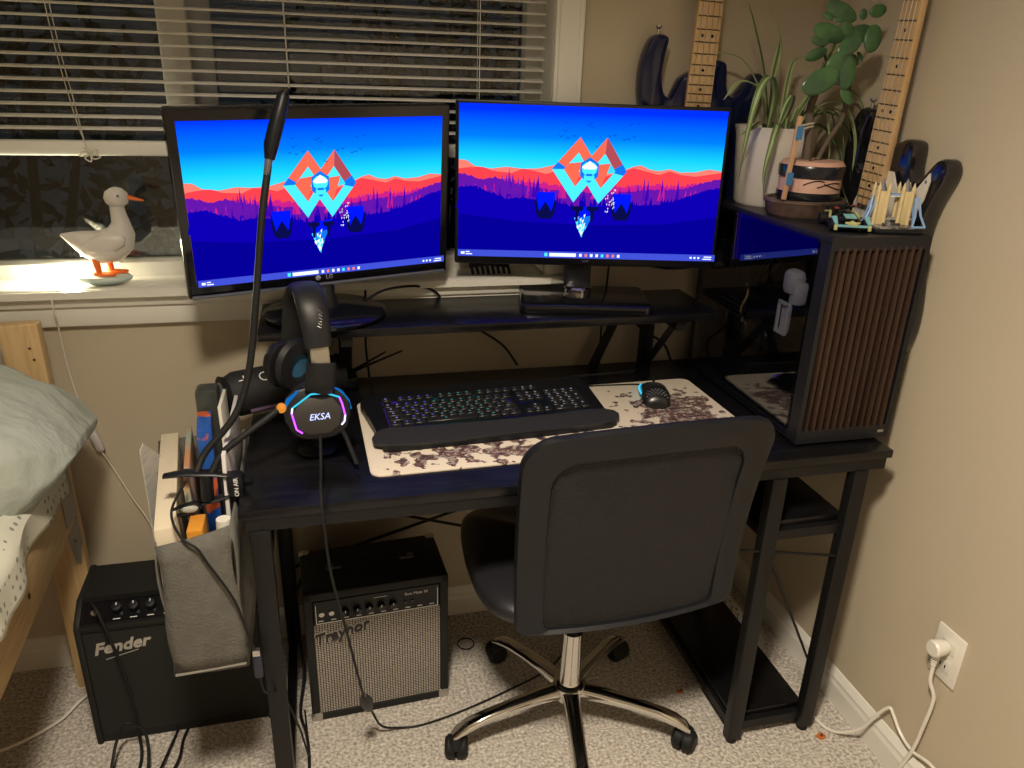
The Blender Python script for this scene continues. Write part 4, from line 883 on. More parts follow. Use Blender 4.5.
b.skinrings(rings); b.build('pillow_body',pm,o,local=True,sub=1)
b=B()
hem=[]
def flap(u,v):
    x=-.560+.090*u; yv=1.37+.20*u*u+.02*v; z=.745+.012*u-.030*v*(1-u)+.004*math.sin(u*15)
    return binv@V((x-.012*v,yv,z-.012-.02*v))
b.grid(24,5,flap); b.build('pillowcase_flap',mat('pillowcase_hem',(.50,.51,.48),.85),o,local=True,solid=.004)
# ---------------------------------------------------------------- office chair
HX,HY=.507,1.335
t=thing('office_chair','black mesh-back office chair with a chrome five-star base','chair',(HX,HY,0))
for a in (-173,115,43,-27,-100):
    ar=R(a); d=V((math.cos(ar),math.sin(ar),0)); sdv=V((-d.y,d.x,0)); pts=[]
    prof=[(.025,.112,.021,.017),(.08,.108,.018,.014),(.15,.100,.016,.012),(.21,.090,.016,.012),(.25,.078,.017,.012),(.275,.064,.016,.010),(.285,.056,.012,.006)]
    rings=[]
    for r,z,w_,h in prof: rings.append([V((HX,HY,z))+d*r+sdv*w_*math.copysign(abs(math.cos(q))**.7,math.cos(q))+V((0,0,1))*h*math.copysign(abs(math.sin(q))**.7,math.sin(q)) for q in [2*math.pi*k/16 for k in range(16)]])
    b=B(); b.skinrings(rings); b.build('base_arm',chrome,t)
    b=B(); cc=V((HX,HY,0))+d*.275; fa=ar+R(70); wd=V((math.cos(fa),math.sin(fa),0)); wp=V((-wd.y,wd.x,0))
    for s_ in (-1,1): b.tube([cc+wp*s_*.001+V((0,0,.026)),cc+wp*s_*.003+V((0,0,.026)),cc+wp*s_*.019+V((0,0,.026)),cc+wp*s_*.026+V((0,0,.026))],.026,22,rr=[.022,.026,.0255,.018])
    b.tube([cc+V((0,0,.044)),cc+V((0,0,.060))],.006,10); b.tube([cc-wd*.018+V((0,0,.034)),cc-wd*.006+V((0,0,.050)),cc+wd*.014+V((0,0,.050)),cc+wd*.026+V((0,0,.036))],.02,10,rr=[.008,.016,.016,.006],flat=.5)
    b.build('caster',rub,t)
b=B(); b.lathe((HX,HY,0),[(.0,.085),(.030,.085),(.036,.095),(.038,.128),(.030,.134),(.0,.134)],28); b.lathe((HX,HY,0),[(.026,.134),(.024,.14),(.022,.27),(.0225,.275),(0,.275)],28); b.build('gas_column',chrome,t)
b=B(); b.cyl((HX,HY,.27),(HX,HY,.37),.014); b.box((HX,HY-.01,.385),(.16,.20,.035),bev=.008); b.tube([(HX+.05,HY,.385),(HX+.2,HY,.375)],.005,8); b.build('seat_mechanism',blk,t)
SX0,SX1,SY0,SY1=.272,.745,1.180,1.655
def seatpt(a_,bq):
    th=2*math.pi*a_; ph=math.pi*(bq-.5); c=abs(math.cos(ph))**.35; cx,sy_=math.cos(th),math.sin(th)
    ex=math.copysign(abs(cx)**.5,cx); ey=math.copysign(abs(sy_)**.55,sy_)
    z=.436+.036*math.sin(ph)
    if ey>.6: z-=(ey-.6)*.05
    z+= .012*abs(ex)**3*c if bq>.5 else 0
    return V(((SX0+SX1)/2+(SX1-SX0)/2*ex*c*(1-.06*max(0,ey)),(SY0+SY1)/2+(SY1-SY0)/2*ey*c,z))
b=B(); b.grid(80,20,seatpt); bmesh.ops.remove_doubles(b.bm,verts=b.bm.verts,dist=.0004); b.build('seat',mat('seat_leather',(.016,.016,.020),.35),t)
# backrest: curved shell, thick border frame + mesh panel
BX=.547
def bk(u,v,w_=0):   # u -1..1, v 0 bottom..1 top
    wid=.227+.010*v
    x=BX+u*wid-.010*v; y=1.130-.028*v-.045*v*v+.026*u*u+.008*math.sin(math.pi*v)
    z=.452+.442*v+.018*(1-u*u)*v+.006*u*v-.010*u*(1-v)*-1
    return V((x,y+w_,z))
def rim(u,v):  # rounded corners: superellipse mapping of unit square
    return u,v
bkm=mat('chair_frame_black',(.006,.007,.010),.45,spec=.35)
mesh_m=D.materials.new('chair_mesh'); mesh_m.use_nodes=True; nt=mesh_m.node_tree; bs=nt.nodes['Principled BSDF']; bs.inputs['Base Color'].default_value=(.008,.008,.009,1); bs.inputs['Roughness'].default_value=.75
tc=nt.nodes.new('ShaderNodeTexCoord'); wv=nt.nodes.new('ShaderNodeTexVoronoi'); wv.inputs['Scale'].default_value=330; nt.links.new(tc.outputs['Object'],wv.inputs[0]); bp=nt.nodes.new('ShaderNodeBump'); bp.inputs['Distance'].default_value=.002; nt.links.new(wv.outputs[0],bp.inputs['Height']); nt.links.new(bp.outputs[0],bs.inputs['Normal'])
# outline in (u,v): rounded rectangle; frame = loft between outer and inner outlines
def outline(hw,v0,v1,rc,n=8):
    pts=[]
    for cx,cy,a0 in ((hw-rc,v1-rc*.55,0),(-hw+rc,v1-rc*.55,90),(-hw+rc*.35,v0+rc*.2,180),(hw-rc*.35,v0+rc*.2,270)):
        rx=rc if a0<180 else rc*.35; ry=rc*.55 if a0<180 else rc*.2
        for k in range(n+1):
            a=R(a0+90*k/n); pts.append((cx+rx*math.cos(a),cy+ry*math.sin(a)))
        if a0==0:
            pass
    return pts
def dens(P,n=4):
    o=[]
    for i in range(len(P)):
        a,c=P[i],P[(i+1)%len(P)]
        L=math.hypot(a[0]-c[0],a[1]-c[1]); m_=max(1,int(L/.08))
        for k in range(m_): o.append((a[0]+(c[0]-a[0])*k/m_,a[1]+(c[1]-a[1])*k/m_))
    return o
O=dens(outline(1.0,0,1,.24))
def shrink(P,fu,fv0,fv1):
    fv0*=.35
    return [(u*fu,fv0+(fv1-fv0)*v) for u,v in P]
b=B(); rings=[]
loops=[(shrink(O,.76,.075,.865),.012),(shrink(O,.77,.07,.87),-.004),(shrink(O,.90,.03,.95),-.010),(shrink(O,.985,.005,.992),-.006),(O,.004),(shrink(O,.985,.005,.992),.016),(shrink(O,.88,.03,.95),.020),(shrink(O,.76,.075,.865),.012)]
for P_,w_ in loops: rings.append([bk(u,v,w_) for u,v in P_])
b.skinrings(rings,cap=False); bmesh.ops.remove_doubles(b.bm,verts=b.bm.verts,dist=.00005); b.build('backrest_frame',bkm,t)
b=B()
I=shrink(O,.775,.068,.872); cx_=(0,.47); rr2=[]
for k in range(6): 
    f_2=.02+.98*k/5; rr2.append([bk(u*f_2,cx_[1]+(v-cx_[1])*f_2,.003) for u,v in I])
b.skinrings(rr2,cap=True); b.build('mesh_panel',mesh_m,t)
b=B(); b.tube([(HX,1.26,.400),(HX,1.20,.405),(HX+.01,1.162,.47),(HX+.02,1.150,.56)],.02,12,rr=[.022,.022,.022,.018],flat=.4); b.build('back_support',blk,t)
# ---------------------------------------------------------------- floor bits
b=B(); b.tube([V((.322+.022*math.cos(q*.35),1.655+.022*math.sin(q*.35),.004)) for q in range(19)],.0018,6); tag(b.build('hair_tie',rub),'thin black hair tie ring lying on the carpet beside the chair','hair tie')
def leafbit(c,s_,lab,col):
    random.seed(int(c[0]*100)); b=B(); pts=[(s_*math.cos(a_)*random.uniform(.6,1.2),s_*.7*math.sin(a_)*random.uniform(.6,1.2)) for a_ in [k*.63 for k in range(10)]]
    b.prism(pts,.003,lambda u,v,w_:V((c[0]+u,c[1]+v,.001+w_+.02*u))); b.prism([(u*.3,v*.4) for u,v in pts],.002,lambda u,v,w_:V((c[0]+u,c[1]+v,.0055+w_)),mi=1)
    tag(b.build('dried_leaf',[mat('leaf_orange',(.50,.14,.03),.8),mat('leaf_brown',(.10,.03,.01),.8)]),lab,'leaf')
leafbit((1.090,1.168),.014,'orange dried leaf scrap on the carpet beside the rear shelf leg',0)
leafbit((.822,1.372),.010,'small orange leaf scrap on the carpet beside a chair caster',0)
t=thing('power_strip','white power strip with a blue pilot light on the floor behind the shelves','power strip',(1.092,1.655,0))
b=B().box((1.092,1.655,.020),(.048,.25,.036),rot=(0,0,R(0)),bev=.006); b.build('body',white,t)
b=B()
for k in range(6):
    for dx_,dy_ in ((-.008,0),(.008,0),(0,.012)): b.box((1.092+dx_,1.565+k*.036+dy_,.0385),(.003,.008,.0012))
b.build('socket_slot',rub,t)
B().box((1.092,1.543,.0385),(.010,.010,.004),bev=.001).build('pilot_light',emis('pilot_blue',(90,80,255),1.5),t)
# ---------------------------------------------------------------- outlet, plug, cords
t=thing('wall_outlet','white wall outlet plate on the right wall, low by the corner of the desk','outlet',(WX,1.0,.41))
oy,oz=.985,.371
oy=(1.130+1.052)/2*.9+.018; oz=(.475+.346)/2*.9
B().box((WX-.003,oy,oz),(.006,.072,.118),bev=.0025).build('plate',white,t)
b=B(); b.box((WX-.0065,oy,oz+.022),(.002,.034,.028),bev=.0008); b.box((WX-.0065,oy,oz-.022),(.002,.034,.028),bev=.0008); b.build('socket_face',mat('socket_white',(.62,.60,.53),.4),t)
b=B()
for dy_ in (-.006,.006): b.box((WX-.008,oy+dy_,oz-.022),(.001,.002,.008))
b.build('socket_slot',rub,t)
t=thing('extension_lead','thick white cord with a round plug in the wall outlet','cord',(WX-.02,oy,oz+.02))
pc=V((WX-.008,oy+.004,oz+.020))
b=B(); b.tube([pc,pc+V((-.014,0,0)),pc+V((-.030,.0,0)),pc+V((-.034,0,0))],.018,22,rr=[.013,.017,.018,.015]); b.build('plug',white,t)
b=B()
for k in range(5): b.tube([pc+V((-.018,.001,-.016-.006*k)),pc+V((-.018,.001,-.0195-.006*k))],.007,12,rr=[.0085-.0006*k]*2)
b.build('strain_relief',white,t)
b=B().tube(spline([pc+V((-.018,.0,-.012)),pc+V((-.018,0,-.05)),pc+V((-.016,-.002,-.085)),V((WX-.014,.992,.265)),V((WX-.014,.996,.19)),V((WX-.014,1.005,.111)),V((WX-.018,1.021,.041)),V((WX-.03,1.03,.010)),V((WX-.06,1.0,.006)),V((WX-.09,.8,.006))]),.0042,10); b.build('cable',white,t)
cable([(1.092,1.53,.02),(1.10,1.46,.007),(1.10,1.34,.006),(1.105,1.22,.006),(1.125,1.170,.008),(1.155,1.130,.050),(WX-.022,1.105,.120),(WX-.014,1.090,.147),(WX-.012,1.078,.140),(WX-.012,1.044,.114),(WX-.012,1.004,.106),(WX-.012,.949,.120),(WX-.014,.86,.10),(WX-.03,.76,.02)],.0036,'white cord from the power strip bent up against the right wall',white,'cord')
# ---------------------------------------------------------------- bass guitars
BO=[(-.078,.004),(-.098,.012),(-.120,.0),(-.136,-.05),(-.136,-.11),(-.124,-.17),(-.128,-.23),(-.150,-.30),(-.168,-.37),(-.162,-.44),(-.120,-.495),(-.04,-.520),(.04,-.522),(.12,-.50),(.16,-.46),(.176,-.40),(.170,-.33),(.150,-.25),(.146,-.19),(.156,-.14),(.172,-.098),(.175,-.074),(.162,-.057),(.143,-.062),(.122,-.088),(.105,-.108),(.090,-.108),(.078,-.085),(.072,-.042),(.050,-.034),(.030,-.042),(-.030,-.070),(-.046,-.095),(-.058,-.120),(-.076,-.110),(-.086,-.07),(-.082,-.025)]
maple=mat('maple_neck',(.62,.42,.22),.35,noise=(8,(3,3,1),(.55,.35,.17),.4,.65)); fretm=mat('fret_wire',(.20,.16,.12),.3,.8)
def bass(name,label,mx,bodym,pg):
    t=thing(name,label,'guitar',mx=mx); L=.864
    B().prism(smooth2(BO,3),.042,lambda u,v,w_:V((u,-w_,v)),bev=.009).build('body',bodym,t,local=True)
    if pg:
        PGO=[(-.030,-.10),(.040,-.10),(.060,-.130),(.094,-.138),(.118,-.116),(.139,-.086),(.144,-.100),(.140,-.135),(.124,-.18),(.122,-.24),(.112,-.31),(.06,-.36),(-.03,-.37),(-.06,-.33),(-.055,-.25),(-.060,-.18)]
        B().prism(PGO,.003,lambda u,v,w_:V((u,-.042-w_,v))).build('pickguard',mat('pickguard_white',(.66,.63,.56),.3),t,local=True)
        b=B()
        for u,v in ((.136,-.102),(-.040,-.18),(.112,-.25)): b.lathe((u,-.0455,v),[(0,0),(.003,0),(.003,.001),(0,.001)],8,axis='y')
        b.build('pickguard_screw',silver,t,local=True)
    # neck from v=-.165 (last frets) to v=+.50
    b=B(); rings=[]
    for v,w_,d in ((-.175,.031,.024),(-.10,.0308,.024),(-.05,.0305,.022),(.0,.030,.020),(.2,.0265,.019),(.432,.0215,.018)):
        rings.append([V((u,-y,v)) for u,y in ((-w_,.062),(w_,.062),(w_,.054),(w_*.75,.062-d),(-w_*.75,.062-d),(-w_,.054))])
    b.skinrings(rings); b.build('neck',maple,t,local=True)
    b=B()
    b.prism([(-.022,.43),(.022,.43),(.030,.47),(.042,.52),(.046,.60),(.030,.66),(.0,.67),(-.018,.62),(-.024,.50)],.015,lambda u,v,w_:V((u,-.044-w_,v)),bev=.002)
    nk=b.build('headstock',maple,t,local=True)
    for k in range(4): 
        b=B().cyl((-.030,-.05,.50+k*.04),(-.045,-.05,.50+k*.04),.003,seg=8); b.ball((-.052,-.05,.50+k*.04),.010,(1,.4,.8),sub=1); b.build('tuning_key',silver,t,local=True)
    b=B(); v12=0
    for n in range(1,21):
        v=L/2**(n/12)-L/2; w_=.0215+(.0305-.0215)*(.432-v)/.6; B().tube([(-w_,-.0625,v),(w_,-.0625,v)],.0013,5).build('fret',fretm,t,local=True)
    for n in (3,5,7,9,12,15,17,19):
        v=(L/2**(n/12)+L/2**((n-1)/12))/2-L/2
        for u in ((-.012,.012) if n==12 else (0,)): B().lathe((u,-.0622,v),[(0,0),(.0034,0),(.0034,.0006),(0,.0006)],12,axis='y').build('position_dot',blkg,t,local=True)
    for k in range(4):
        b=B().tube([(-.014+k*.0093,-.0655,.43),(-.0285+k*.019,-.066,-.42)],.0008,4); b.build('string',silver,t,local=True)
    b=B().box((0,-.048,-.425),(.08,.012,.045),bev=.003); b.build('bridge',chrome,t,local=True)
    b=B().box((-.018,-.047,-.27),(.055,.014,.03),bev=.003); b.box((.03,-.047,-.295),(.055,.014,.03),bev=.003); b.build('pickup',blkg,t,local=True)
    b=B().lathe((-.100,-.021,.012),[(0,-.0),(.0035,0),(.003,.010),(.007,.014),(.007,.018),(0,.018)],12); b.build('strap_button',silver,t,local=True)
    b=B(); b.tube([(-.030,.005,.455),(-.030,-.03,.455),(-.030,-.062,.455)],.005,8); b.tube([(.030,.005,.455),(.030,-.03,.455),(.030,-.062,.455)],.005,8); b.box((0,.006,.47),(.09,.008,.06)); 
    return t
blu=mat('guitar_blue',(.004,.008,.045),.15,coat=.3); blc=mat('guitar_black',(.006,.006,.009),.13,coat=.6)
bass('bass_guitar','dark blue bass guitar with maple neck hanging on the back wall behind the monitor',M.Translation((.868,BY-.012,1.521))@M.Rotation(R(1.2),4,'Y'),blu,False)
mxr=M.Translation((WX-.003,1.424,1.382))@M.Rotation(R(-90),4,'Z')@M.Rotation(R(3),4,'Y')
bass('bass_guitar','black bass guitar with white pickguard hanging on the right wall behind the computer',mxr,blc,True)
def hanger(mx,label):
    t=thing('guitar_hanger',label,'hanger',mx=mx); b=B(); b.box((0,.004,.475),(.05,.010,.06),bev=.002); b.build('wall_plate',blk,t,local=True)
    b=B()
    for s_ in (-1,1): b.tube([(s_*.008,0,.465),(s_*.030,-.03,.455),(s_*.034,-.075,.462)],.004,8)
    b.build('yoke',rub,t,local=True)
hanger(M.Translation((.868,BY-.012,1.521)),'black wall hanger holding the dark blue bass by the headstock')
hanger(mxr,'black wall hanger holding the black bass by the headstock')
# ---------------------------------------------------------------- plants on the computer case
PZ=1.178
leafm=mat('spider_leaf',(.10,.17,.055),.4); leafp=mat('spider_pale',(.36,.42,.22),.45); jadem=mat('jade_leaf',(.042,.095,.048),.28,noise=(25,(1,1,1),(.06,.15,.055),.4,.6))
t=thing('spider_plant','spider plant with long arching leaves in a white pot on the computer case','plant',(1.045,1.66,PZ))
pc=V((1.030,1.650,PZ))
B().lathe(pc,[(0,0),(.072,0),(.077,.006),(.089,.150),(.091,.160),(.094,.172),(.088,.172),(.085,.158),(0,.155)],44).build('pot',mat('pot_white',(.66,.61,.55),.4),t)
B().lathe(pc,[(0,.156),(.083,.156),(0,.160)],30).build('soil',mat('soil',(.03,.02,.012),.95),t)
def blade(pts,w_,stripe=True):
    P_=spline(pts,6); n=len(P_); b=B(); L_,C_,R_=[],[],[]
    for i,p in enumerate(P_):
        tt=(P_[min(i+1,n-1)]-P_[max(i-1,0)]).normalized(); side=tt.cross(V((.15,-.2,1))); side=side.normalized() if side.length>.01 else V((1,0,0)); f_3=i/(n-1); ww=w_*min(1,.35+f_3*4)*(1-f_3**3)+.0006
        nn=side.cross(tt).normalized(); L_.append((p+side*ww,p+side*ww*.35-nn*ww*.35,p-side*ww*.35-nn*ww*.35,p-side*ww))
    V_=[[b.bm.verts.new(q) for q in r] for r in L_]
    for x,y in zip(V_,V_[1:]):
        for j in range(3):
            f=b.bm.faces.new((x[j],x[j+1],y[j+1],y[j])); f.material_index=1 if (j==1)==stripe else 0
    b.build('leaf',[leafm,leafp],t,solid=.0007)
c0=pc+V((0,0,.160))
BL=[([c0+V((-.02,0,0)),V((.985,1.66,1.46)),V((.955,1.68,1.56)),V((.940,1.69,1.60))],.0065,1),
([c0+V((-.01,.02,0)),V((1.02,1.68,1.45)),V((1.03,1.69,1.53)),V((1.005,1.70,1.595))],.009,0),
([c0+V((-.03,-.01,0)),V((.985,1.61,1.42)),V((.945,1.57,1.455)),V((.905,1.54,1.42)),V((.885,1.53,1.32)),V((.880,1.53,1.24))],.0085,1),
([c0+V((-.03,.0,0)),V((.98,1.64,1.41)),V((.935,1.62,1.44)),V((.895,1.61,1.44)),V((.86,1.60,1.405))],.007,0),
([c0+V((-.04,-.02,0)),V((.96,1.60,1.36)),V((.92,1.57,1.35)),V((.88,1.55,1.335))],.006,1),
([c0+V((-.04,-.03,0)),V((.985,1.58,1.36)),V((.955,1.54,1.33)),V((.940,1.53,1.26)),V((.942,1.52,1.205))],.007,1),
([c0+V((.0,.02,0)),V((1.0,1.70,1.43)),V((.96,1.72,1.49)),V((.90,1.73,1.50)),V((.86,1.74,1.475))],.006,0),
([c0+V((.03,.0,0)),V((1.10,1.63,1.43)),V((1.15,1.60,1.44)),V((1.175,1.56,1.40)),V((1.17,1.54,1.33))],.006,1),
([c0+V((.03,-.02,0)),V((1.10,1.60,1.40)),V((1.13,1.56,1.40)),V((1.140,1.52,1.34)),V((1.135,1.50,1.27))],.007,0),
([c0+V((.03,-.03,0)),V((1.09,1.58,1.36)),V((1.125,1.55,1.31)),V((1.135,1.53,1.24)),V((1.142,1.50,1.195))],.008,1),
([c0+V((.04,.02,0)),V((1.12,1.68,1.42)),V((1.155,1.66,1.45)),V((1.18,1.62,1.46))],.006,0),
([c0+V((.01,-.02,0)),V((1.07,1.60,1.44)),V((1.085,1.57,1.52)),V((1.08,1.56,1.55))],.006,0),
([c0+V((.02,-.03,0)),V((1.085,1.59,1.38)),V((1.12,1.57,1.38)),V((1.15,1.55,1.34)),V((1.155,1.54,1.27))],.005,1),
([c0+V((-.02,-.03,0)),V((1.01,1.58,1.40)),V((.99,1.55,1.42)),V((.965,1.53,1.40)),V((.950,1.52,1.36))],.006,1),
([c0+V((.02,.02,0)),V((1.07,1.70,1.44)),V((1.09,1.72,1.49)),V((1.12,1.73,1.50))],.006,0)]
for k in range(9):
    a=R(-75+k*19); L_=random.uniform(.09,.14); c1=c0+V((.03*math.cos(a)+.015,.03*math.sin(a)-.01,0)); BL.append(([c1,c1+V((.35*L_*math.cos(a),.35*L_*math.sin(a),.05)),c1+V((.75*L_*math.cos(a),.75*L_*math.sin(a),.045)),c1+V((min(1.0*L_*math.cos(a),.125),1.0*L_*math.sin(a),-.02)),c1+V((min(1.05*L_*math.cos(a),.127),1.05*L_*math.sin(a),-.07))],random.uniform(.004,.006),k%2))
for p,w_,s_ in BL: blade(p,w_,bool(s_))
# jade plant
t=thing('jade_plant','jade plant bonsai with thick stem in a pink and black banded pot','plant',(1.06,1.53,PZ))
jc=V((1.030,1.495,PZ+.034))
pinkm=mat('pot_pink',(.52,.31,.24),.5); potb=mat('pot_black',(.010,.011,.016),.25)
b=B(); b.lathe(jc,[(0,0),(.064,0),(.066,.004),(.066,.018)],44,mi=1); b.lathe(jc,[(.064,.018),(.0635,.020),(.064,.044),(.063,.046)],44,mi=0); b.lathe(jc,[(.062,.046),(.067,.048),(.068,.068),(.066,.072)],44,mi=1); b.lathe(jc,[(.066,.072),(.060,.080),(.050,.0805),(0,.081)],44,mi=0)
b.build('pot',[pinkm,potb],t)
b=B()
for k,(a0,a1,z_) in enumerate(((250,300,.030),(262,330,.038),(225,262,.034))): b.tube([jc+V((.0652*math.cos(R(a0+(a1-a0)*q/8)),.0652*math.sin(R(a0+(a1-a0)*q/8)),z_+(.010 if k!=1 else -.012)*math.sin(q/8*2.2))) for q in range(9)],.0010,5)
b.tube([jc+V((-.03,-.03,.0815)),jc+V((.0,-.01,.082)),jc+V((.04,.01,.0815))],.001,5); b.build('crack_line',potb,t)
bark=mat('jade_bark',(.10,.075,.05),.8,bump=(60,.6,.003)); st=jc+V((-.018,.0,.080))
stm=[st,st+V((-.002,.0,.05)),st+V((-.006,.005,.10)),st+V((.006,.01,.14))]
b=B(); b.tube(spline(stm),.008,10,rr=[.010-.003*k/24 for k in range(25)]); b.tube(spline([st+V((.02,-.01,.0)),st+V((.045,.0,.04)),st+V((.070,.0,.085)),st+V((.080,.01,.14)),st+V((.082,.01,.20))]),.005,8)
b.tube(spline([st+V((.006,.01,.14)),st+V((.03,.01,.17)),st+V((.055,.01,.20)),st+V((.085,.01,.23)),st+V((.110,.01,.262))]),.004,8)
b.tube(spline([st+V((.03,.01,.17)),st+V((.02,.02,.20)),st+V((.0,.02,.235))]),.003,8); b.tube(spline([st+V((.055,.01,.20)),st+V((.05,.02,.25)),st+V((.045,.02,.285))]),.003,8)
b.tube(spline([st+V((.006,.01,.14)),st+V((.0,-.005,.155)),st+V((-.008,-.008,.16))]),.003,8)
b.build('stem',[bark],t)
def jleaf(px,py,l,w_,ang,yy3=0):
    # px,py local offsets (x,z) from st
    rot=M.Rotation(R(-ang),3,'Y')@M.Rotation(R(random.uniform(-25,5)),3,'X'); b=B(); b.ball(st+V((px-.014,yy3*1.6,py)),1,(l*1.16,w_*.22+.0015,w_*1.16),rot=rot,sub=3); b.build('leaf',jadem,t)
random.seed(5)
for a in ((-.015,.155,.036,.020,25,-.03),(.028,.190,.026,.017,40,-.02),(.020,.245,.034,.015,-12,.0),(-.002,.205,.022,.010,20,0),(.052,.175,.017,.030,5,-.02),(.040,.285,.033,.014,-20,0),(.085,.245,.030,.016,20,0),(.110,.238,.018,.024,-20,-.01),(.060,.250,.022,.012,-50,0),(.090,.282,.008,.009,0,0),(.122,.290,.017,.011,10,0),(.012,.275,.011,.006,-20,0),(.040,.272,.012,.006,15,0),(.062,.128,.018,.011,-40,-.02),(.068,.205,.012,.022,0,0),(.085,.198,.014,.009,-30,0),(.100,.205,.010,.006,-40,0),(.048,.222,.024,.014,30,-.02),(.002,.230,.018,.009,-5,0),(.075,.228,.020,.012,60,.01)):
    jleaf(*a)
t=thing('bonsai_tray','brown oval ceramic bonsai tray under the banded pot','tray',(1.057,1.505,PZ))
B().lathe((1.025,1.495,PZ),[(0,.0),(.076,.0),(.082,.006),(.086,.026),(.090,.030),(.090,.036),(.083,.036),(.080,.030),(0,.030)],52,sy=.80).build('tray_body',mat('tray_glaze',(.085,.055,.045),.35,noise=(60,(1,1,1),(.14,.09,.07),.35,.7),bump=(90,.4,.002)),t)
t=thing('wooden_stake','thin wooden stake with blue tape and a painted blue glow low down, beside the jade plant','stake',(.962,1.455,PZ+.03))
sk=V((.950,1.452,PZ+.036))
b=B().box(sk+V((.0,.0,.085)),(.010,.006,.165),rot=(0,R(3),0),bev=.001); b.build('stake_body',mat('stake_wood',(.50,.30,.17),.6),t)
for q,h in ((V((.006,-.001,.135)),.026),(V((.0,-.001,.045)),.024)): B().box(sk+q,(.013,.009,h),rot=(0,R(3),0)).build('tape',mat('tape_blue',(.04,.18,.42),.5),t)  # upper piece is tape, lower piece paints a blue glow on the stake
b=B().tube([sk+V((.006,0,.148)),sk+V((.035,.02,.150)),sk+V((.064,.04,.152))],.0022,6); b.tube([sk+V((.006,0,.140)),sk+V((.035,.02,.143)),sk+V((.064,.04,.146))],.0022,6); b.build('tie',mat('tie_white',(.60,.58,.52),.6),t)
# ---------------------------------------------------------------- toy car
cmx=M.Translation((1.012,1.335,PZ))@M.Rotation(R(-20),4,'Z')@M.Scale(1.05,4)
t=thing('toy_race_car','small black toy race car with teal and yellow trim on the computer case','toy car',mx=cmx)
teal=mat('toy_teal',(.18,.42,.47),.35); yel=mat('toy_yellow',(.42,.42,.18),.4); tred=mat('toy_red',(.25,.04,.03),.35)
b=B(); b.box((0,0,.010),(.060,.105,.008),bev=.003); b.box((0,.005,.019),(.034,.070,.014),bev=.005); b.box((0,.020,.029),(.022,.036,.010),bev=.004); b.box((0,-.045,.010),(.066,.016,.008),bev=.003); b.build('chassis',blkg,t,local=True)
for x in (-.029,.029):
    for y in (-.034,.040): B().tube([(x-.006,y,.011),(x+.006,y,.011)],.011,16).build('wheel',rub,t,local=True)
b=B()
for x in (-.029,.029): b.tube([(x,-.055,.016),(x,-.036,.025),(x,-.018,.022)],.005,8,rr=[.003,.0055,.003],flat=.6); 
b.box((0,-.054,.013),(.060,.003,.004)); b.box((0,-.030,.027),(.02,.02,.002),rot=(.2,0,0)); b.build('fender_trim',teal,t,local=True)
b=B()
for x in (-.030,.030): b.box((x,-.056,.010),(.006,.004,.010),bev=.001); b.tube([(x*.9,.0,.020),(x*.75,.018,.028),(x*.8,.045,.024)],.0026,6)
b.prism([(0,.010),(.005,.003),(.013,.002),(.006,-.003),(.007,-.010),(0,-.005),(-.007,-.010),(-.006,-.003),(-.013,.002),(-.005,.003)],.003,lambda u,v,w_:V((u,-.052+v*.5,.016+w_+v*.3))); b.build('yellow_trim',yel,t,local=True)
b=B(); b.box((0,.052,.034),(.062,.014,.003),bev=.001); b.box((-.02,.050,.026),(.003,.010,.016)); b.box((.02,.050,.026),(.003,.010,.016)); b.box((-.012,.020,.035),(.006,.010,.003),mi=1); b.box((.03,.052,.036),(.012,.006,.002),mi=1); b.build('rear_wing',[blk,tred],t,local=True)
# ---------------------------------------------------------------- bridge model
gmx=M.Translation((1.092,1.310,PZ))@M.Rotation(R(-12),4,'Z')@M.Scale(1.15,4)
t=thing('bridge_model','miniature twin-towered bridge model with blue spans on a black base','model',mx=gmx)
sand=mat('model_sand',(.62,.50,.27),.6); mblue=mat('model_blue',(.22,.36,.62),.45); groof=mat('model_roof',(.16,.17,.20),.5)
b=B(); b.box((0,.0,.004),(.082,.085,.008),bev=.002); b.build('base',blk,t,local=True)
b=B(); b.box((0,0,.0095),(.074,.076,.003)); b.box((0,0,.012),(.03,.03,.004)); b.build('river_plate',mat('model_silver',(.38,.38,.38),.25,.6,noise=(70,(1,1,1),(.10,.10,.11),.45,.55)),t,local=True)
for x in (-.021,.021):
    b=B(); b.box((x,0,.038),(.018,.017,.056),bev=.001)
    for sx_ in (-1,1):
        for sy_ in (-1,1):
            b.cyl((x+sx_*.0085,sy_*.008,.010),(x+sx_*.0085,sy_*.008,.070),.0034,seg=10); b.cyl((x+sx_*.0085,sy_*.008,.070),(x+sx_*.0085,sy_*.008,.080),.0036,.0006,seg=10)
    b.build('tower',sand,t,local=True)
    b=B(); b.cyl((x,0,.066),(x,0,.086),.0095,.0008,seg=4); b.build('tower_roof',groof,t,local=True)
b=B(); b.box((0,-.004,.060),(.028,.004,.003)); b.box((0,.004,.060),(.028,.004,.003)); b.box((0,-.004,.0575),(.030,.005,.002),mi=1); b.build('walkway',[mblue,mat('model_white',(.7,.7,.68),.5)],t,local=True)
for s_ in (-1,1):
    for y in (-.008,.008):
        b=B(); b.tube(spline([(s_*.030,y,.058),(s_*.034,y-.004*0,.040),(s_*.039,y,.020),(s_*.041,y,.012)],4),.0016,6); b.build('suspension_chain',mblue,t,local=True)
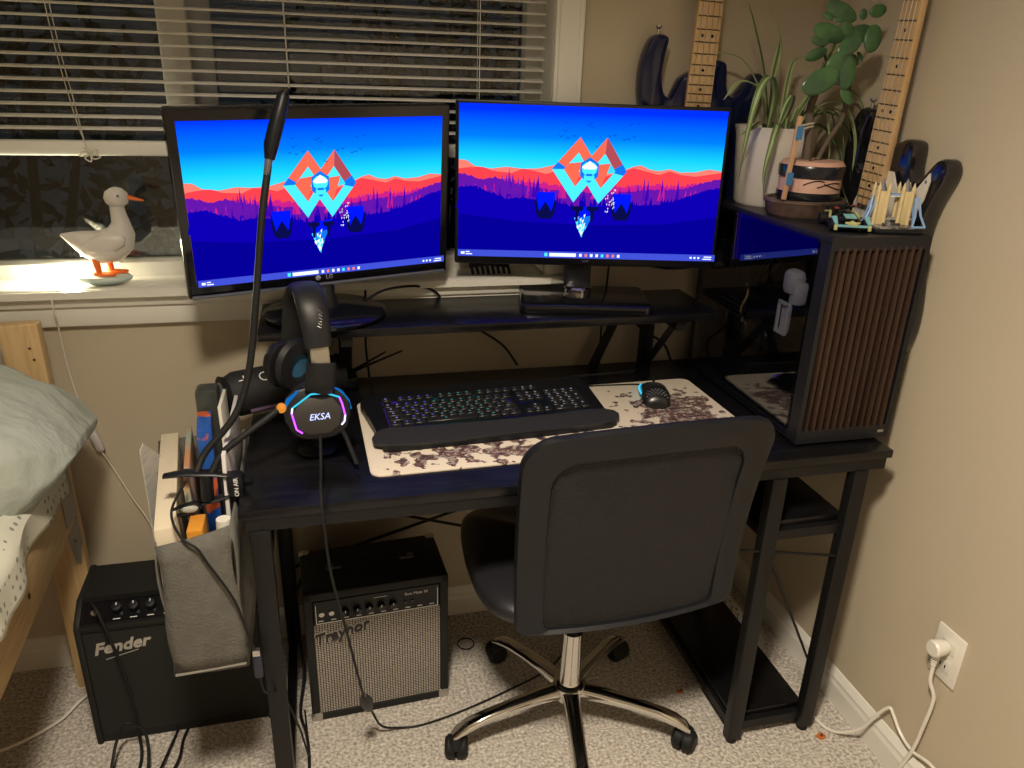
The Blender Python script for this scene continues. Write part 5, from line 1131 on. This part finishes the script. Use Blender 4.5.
b=B(); b.box((0,0,.020),(.078,.014,.003)); b.build('deck',mat('model_deck',(.30,.30,.30),.5),t,local=True)
b=B(); b.tube([(.034,-.022,.058),(.036,-.034,.030),(.044,-.040,.012)],.002,6); b.tube([(.028,-.022,.058),(.026,-.036,.030),(.022,-.040,.012)],.002,6); b.tube([(.022,-.040,.012),(.044,-.040,.012)],.002,6); b.build('side_span',mblue,t,local=True); b=B(); b.tube([(-.034,.0,.058),(-.04,-.01,.035),(-.048,-.012,.012)],.002,6)
b.build('side_span',mblue,t,local=True)

# ---------------------------------------------------------------- sub-parts under their parts
SUB={'knob':'control_panel','jack_socket':'control_panel','panel_print':'control_panel','push_button':'control_panel','fret':'neck','position_dot':'neck','tuning_key':'headstock','pickguard_screw':'pickguard',
 'tower_roof':'tower','screw':'corner_bracket','logo_underline':'logo','caster':'base_arm','scroll_wheel':'shell','honeycomb_holes':'shell','headband_ribs':'headband','ear_cushion':'earcup','ear_lining':'ear_cushion0','tie':'stake_body','tape':'stake_body',
 'emblem':'housing','bottom_strip':'housing','hem':'pouch_body','socket_slot':'socket_face','cord_knot':'pull_cord','strain_relief':'plug','pilot_light':'body','card_trim':'graphics_card','mesh_panel':'backrest_frame','badge':'slat_panel','hinge_ring':'stand'}
base=lambda o:o.name.split('.')[0]
key_=lambda o:(o.name+'.000')[:len(base(o))+4]
for t in [o for o in D.objects if o.parent is None and o.type=='EMPTY']:
    ch=sorted(t.children,key=key_)
    for kname,pname in SUB.items():
        ks=[o for o in ch if base(o)==kname]; ps=[o for o in ch if base(o)==pname]
        if not ks or not ps: continue
        for i,o in enumerate(ks): o.parent=ps[i] if len(ps)>1 and i<len(ps) else ps[0]

GR={'monitor':'desktop monitors on the shelf','guitar_amplifier':'guitar amplifiers on the floor','bass_guitar':'bass guitars hanging on the walls','guitar_hanger':'wall hangers of the bass guitars','cable':'loose cables around the desk and amplifiers','bush':'bushes outside the window','dried_leaf':'dried leaf scraps on the carpet'}
for o in D.objects:
    if o.parent is None and 'label' in o and base(o) in GR: o['group']=GR[base(o)]
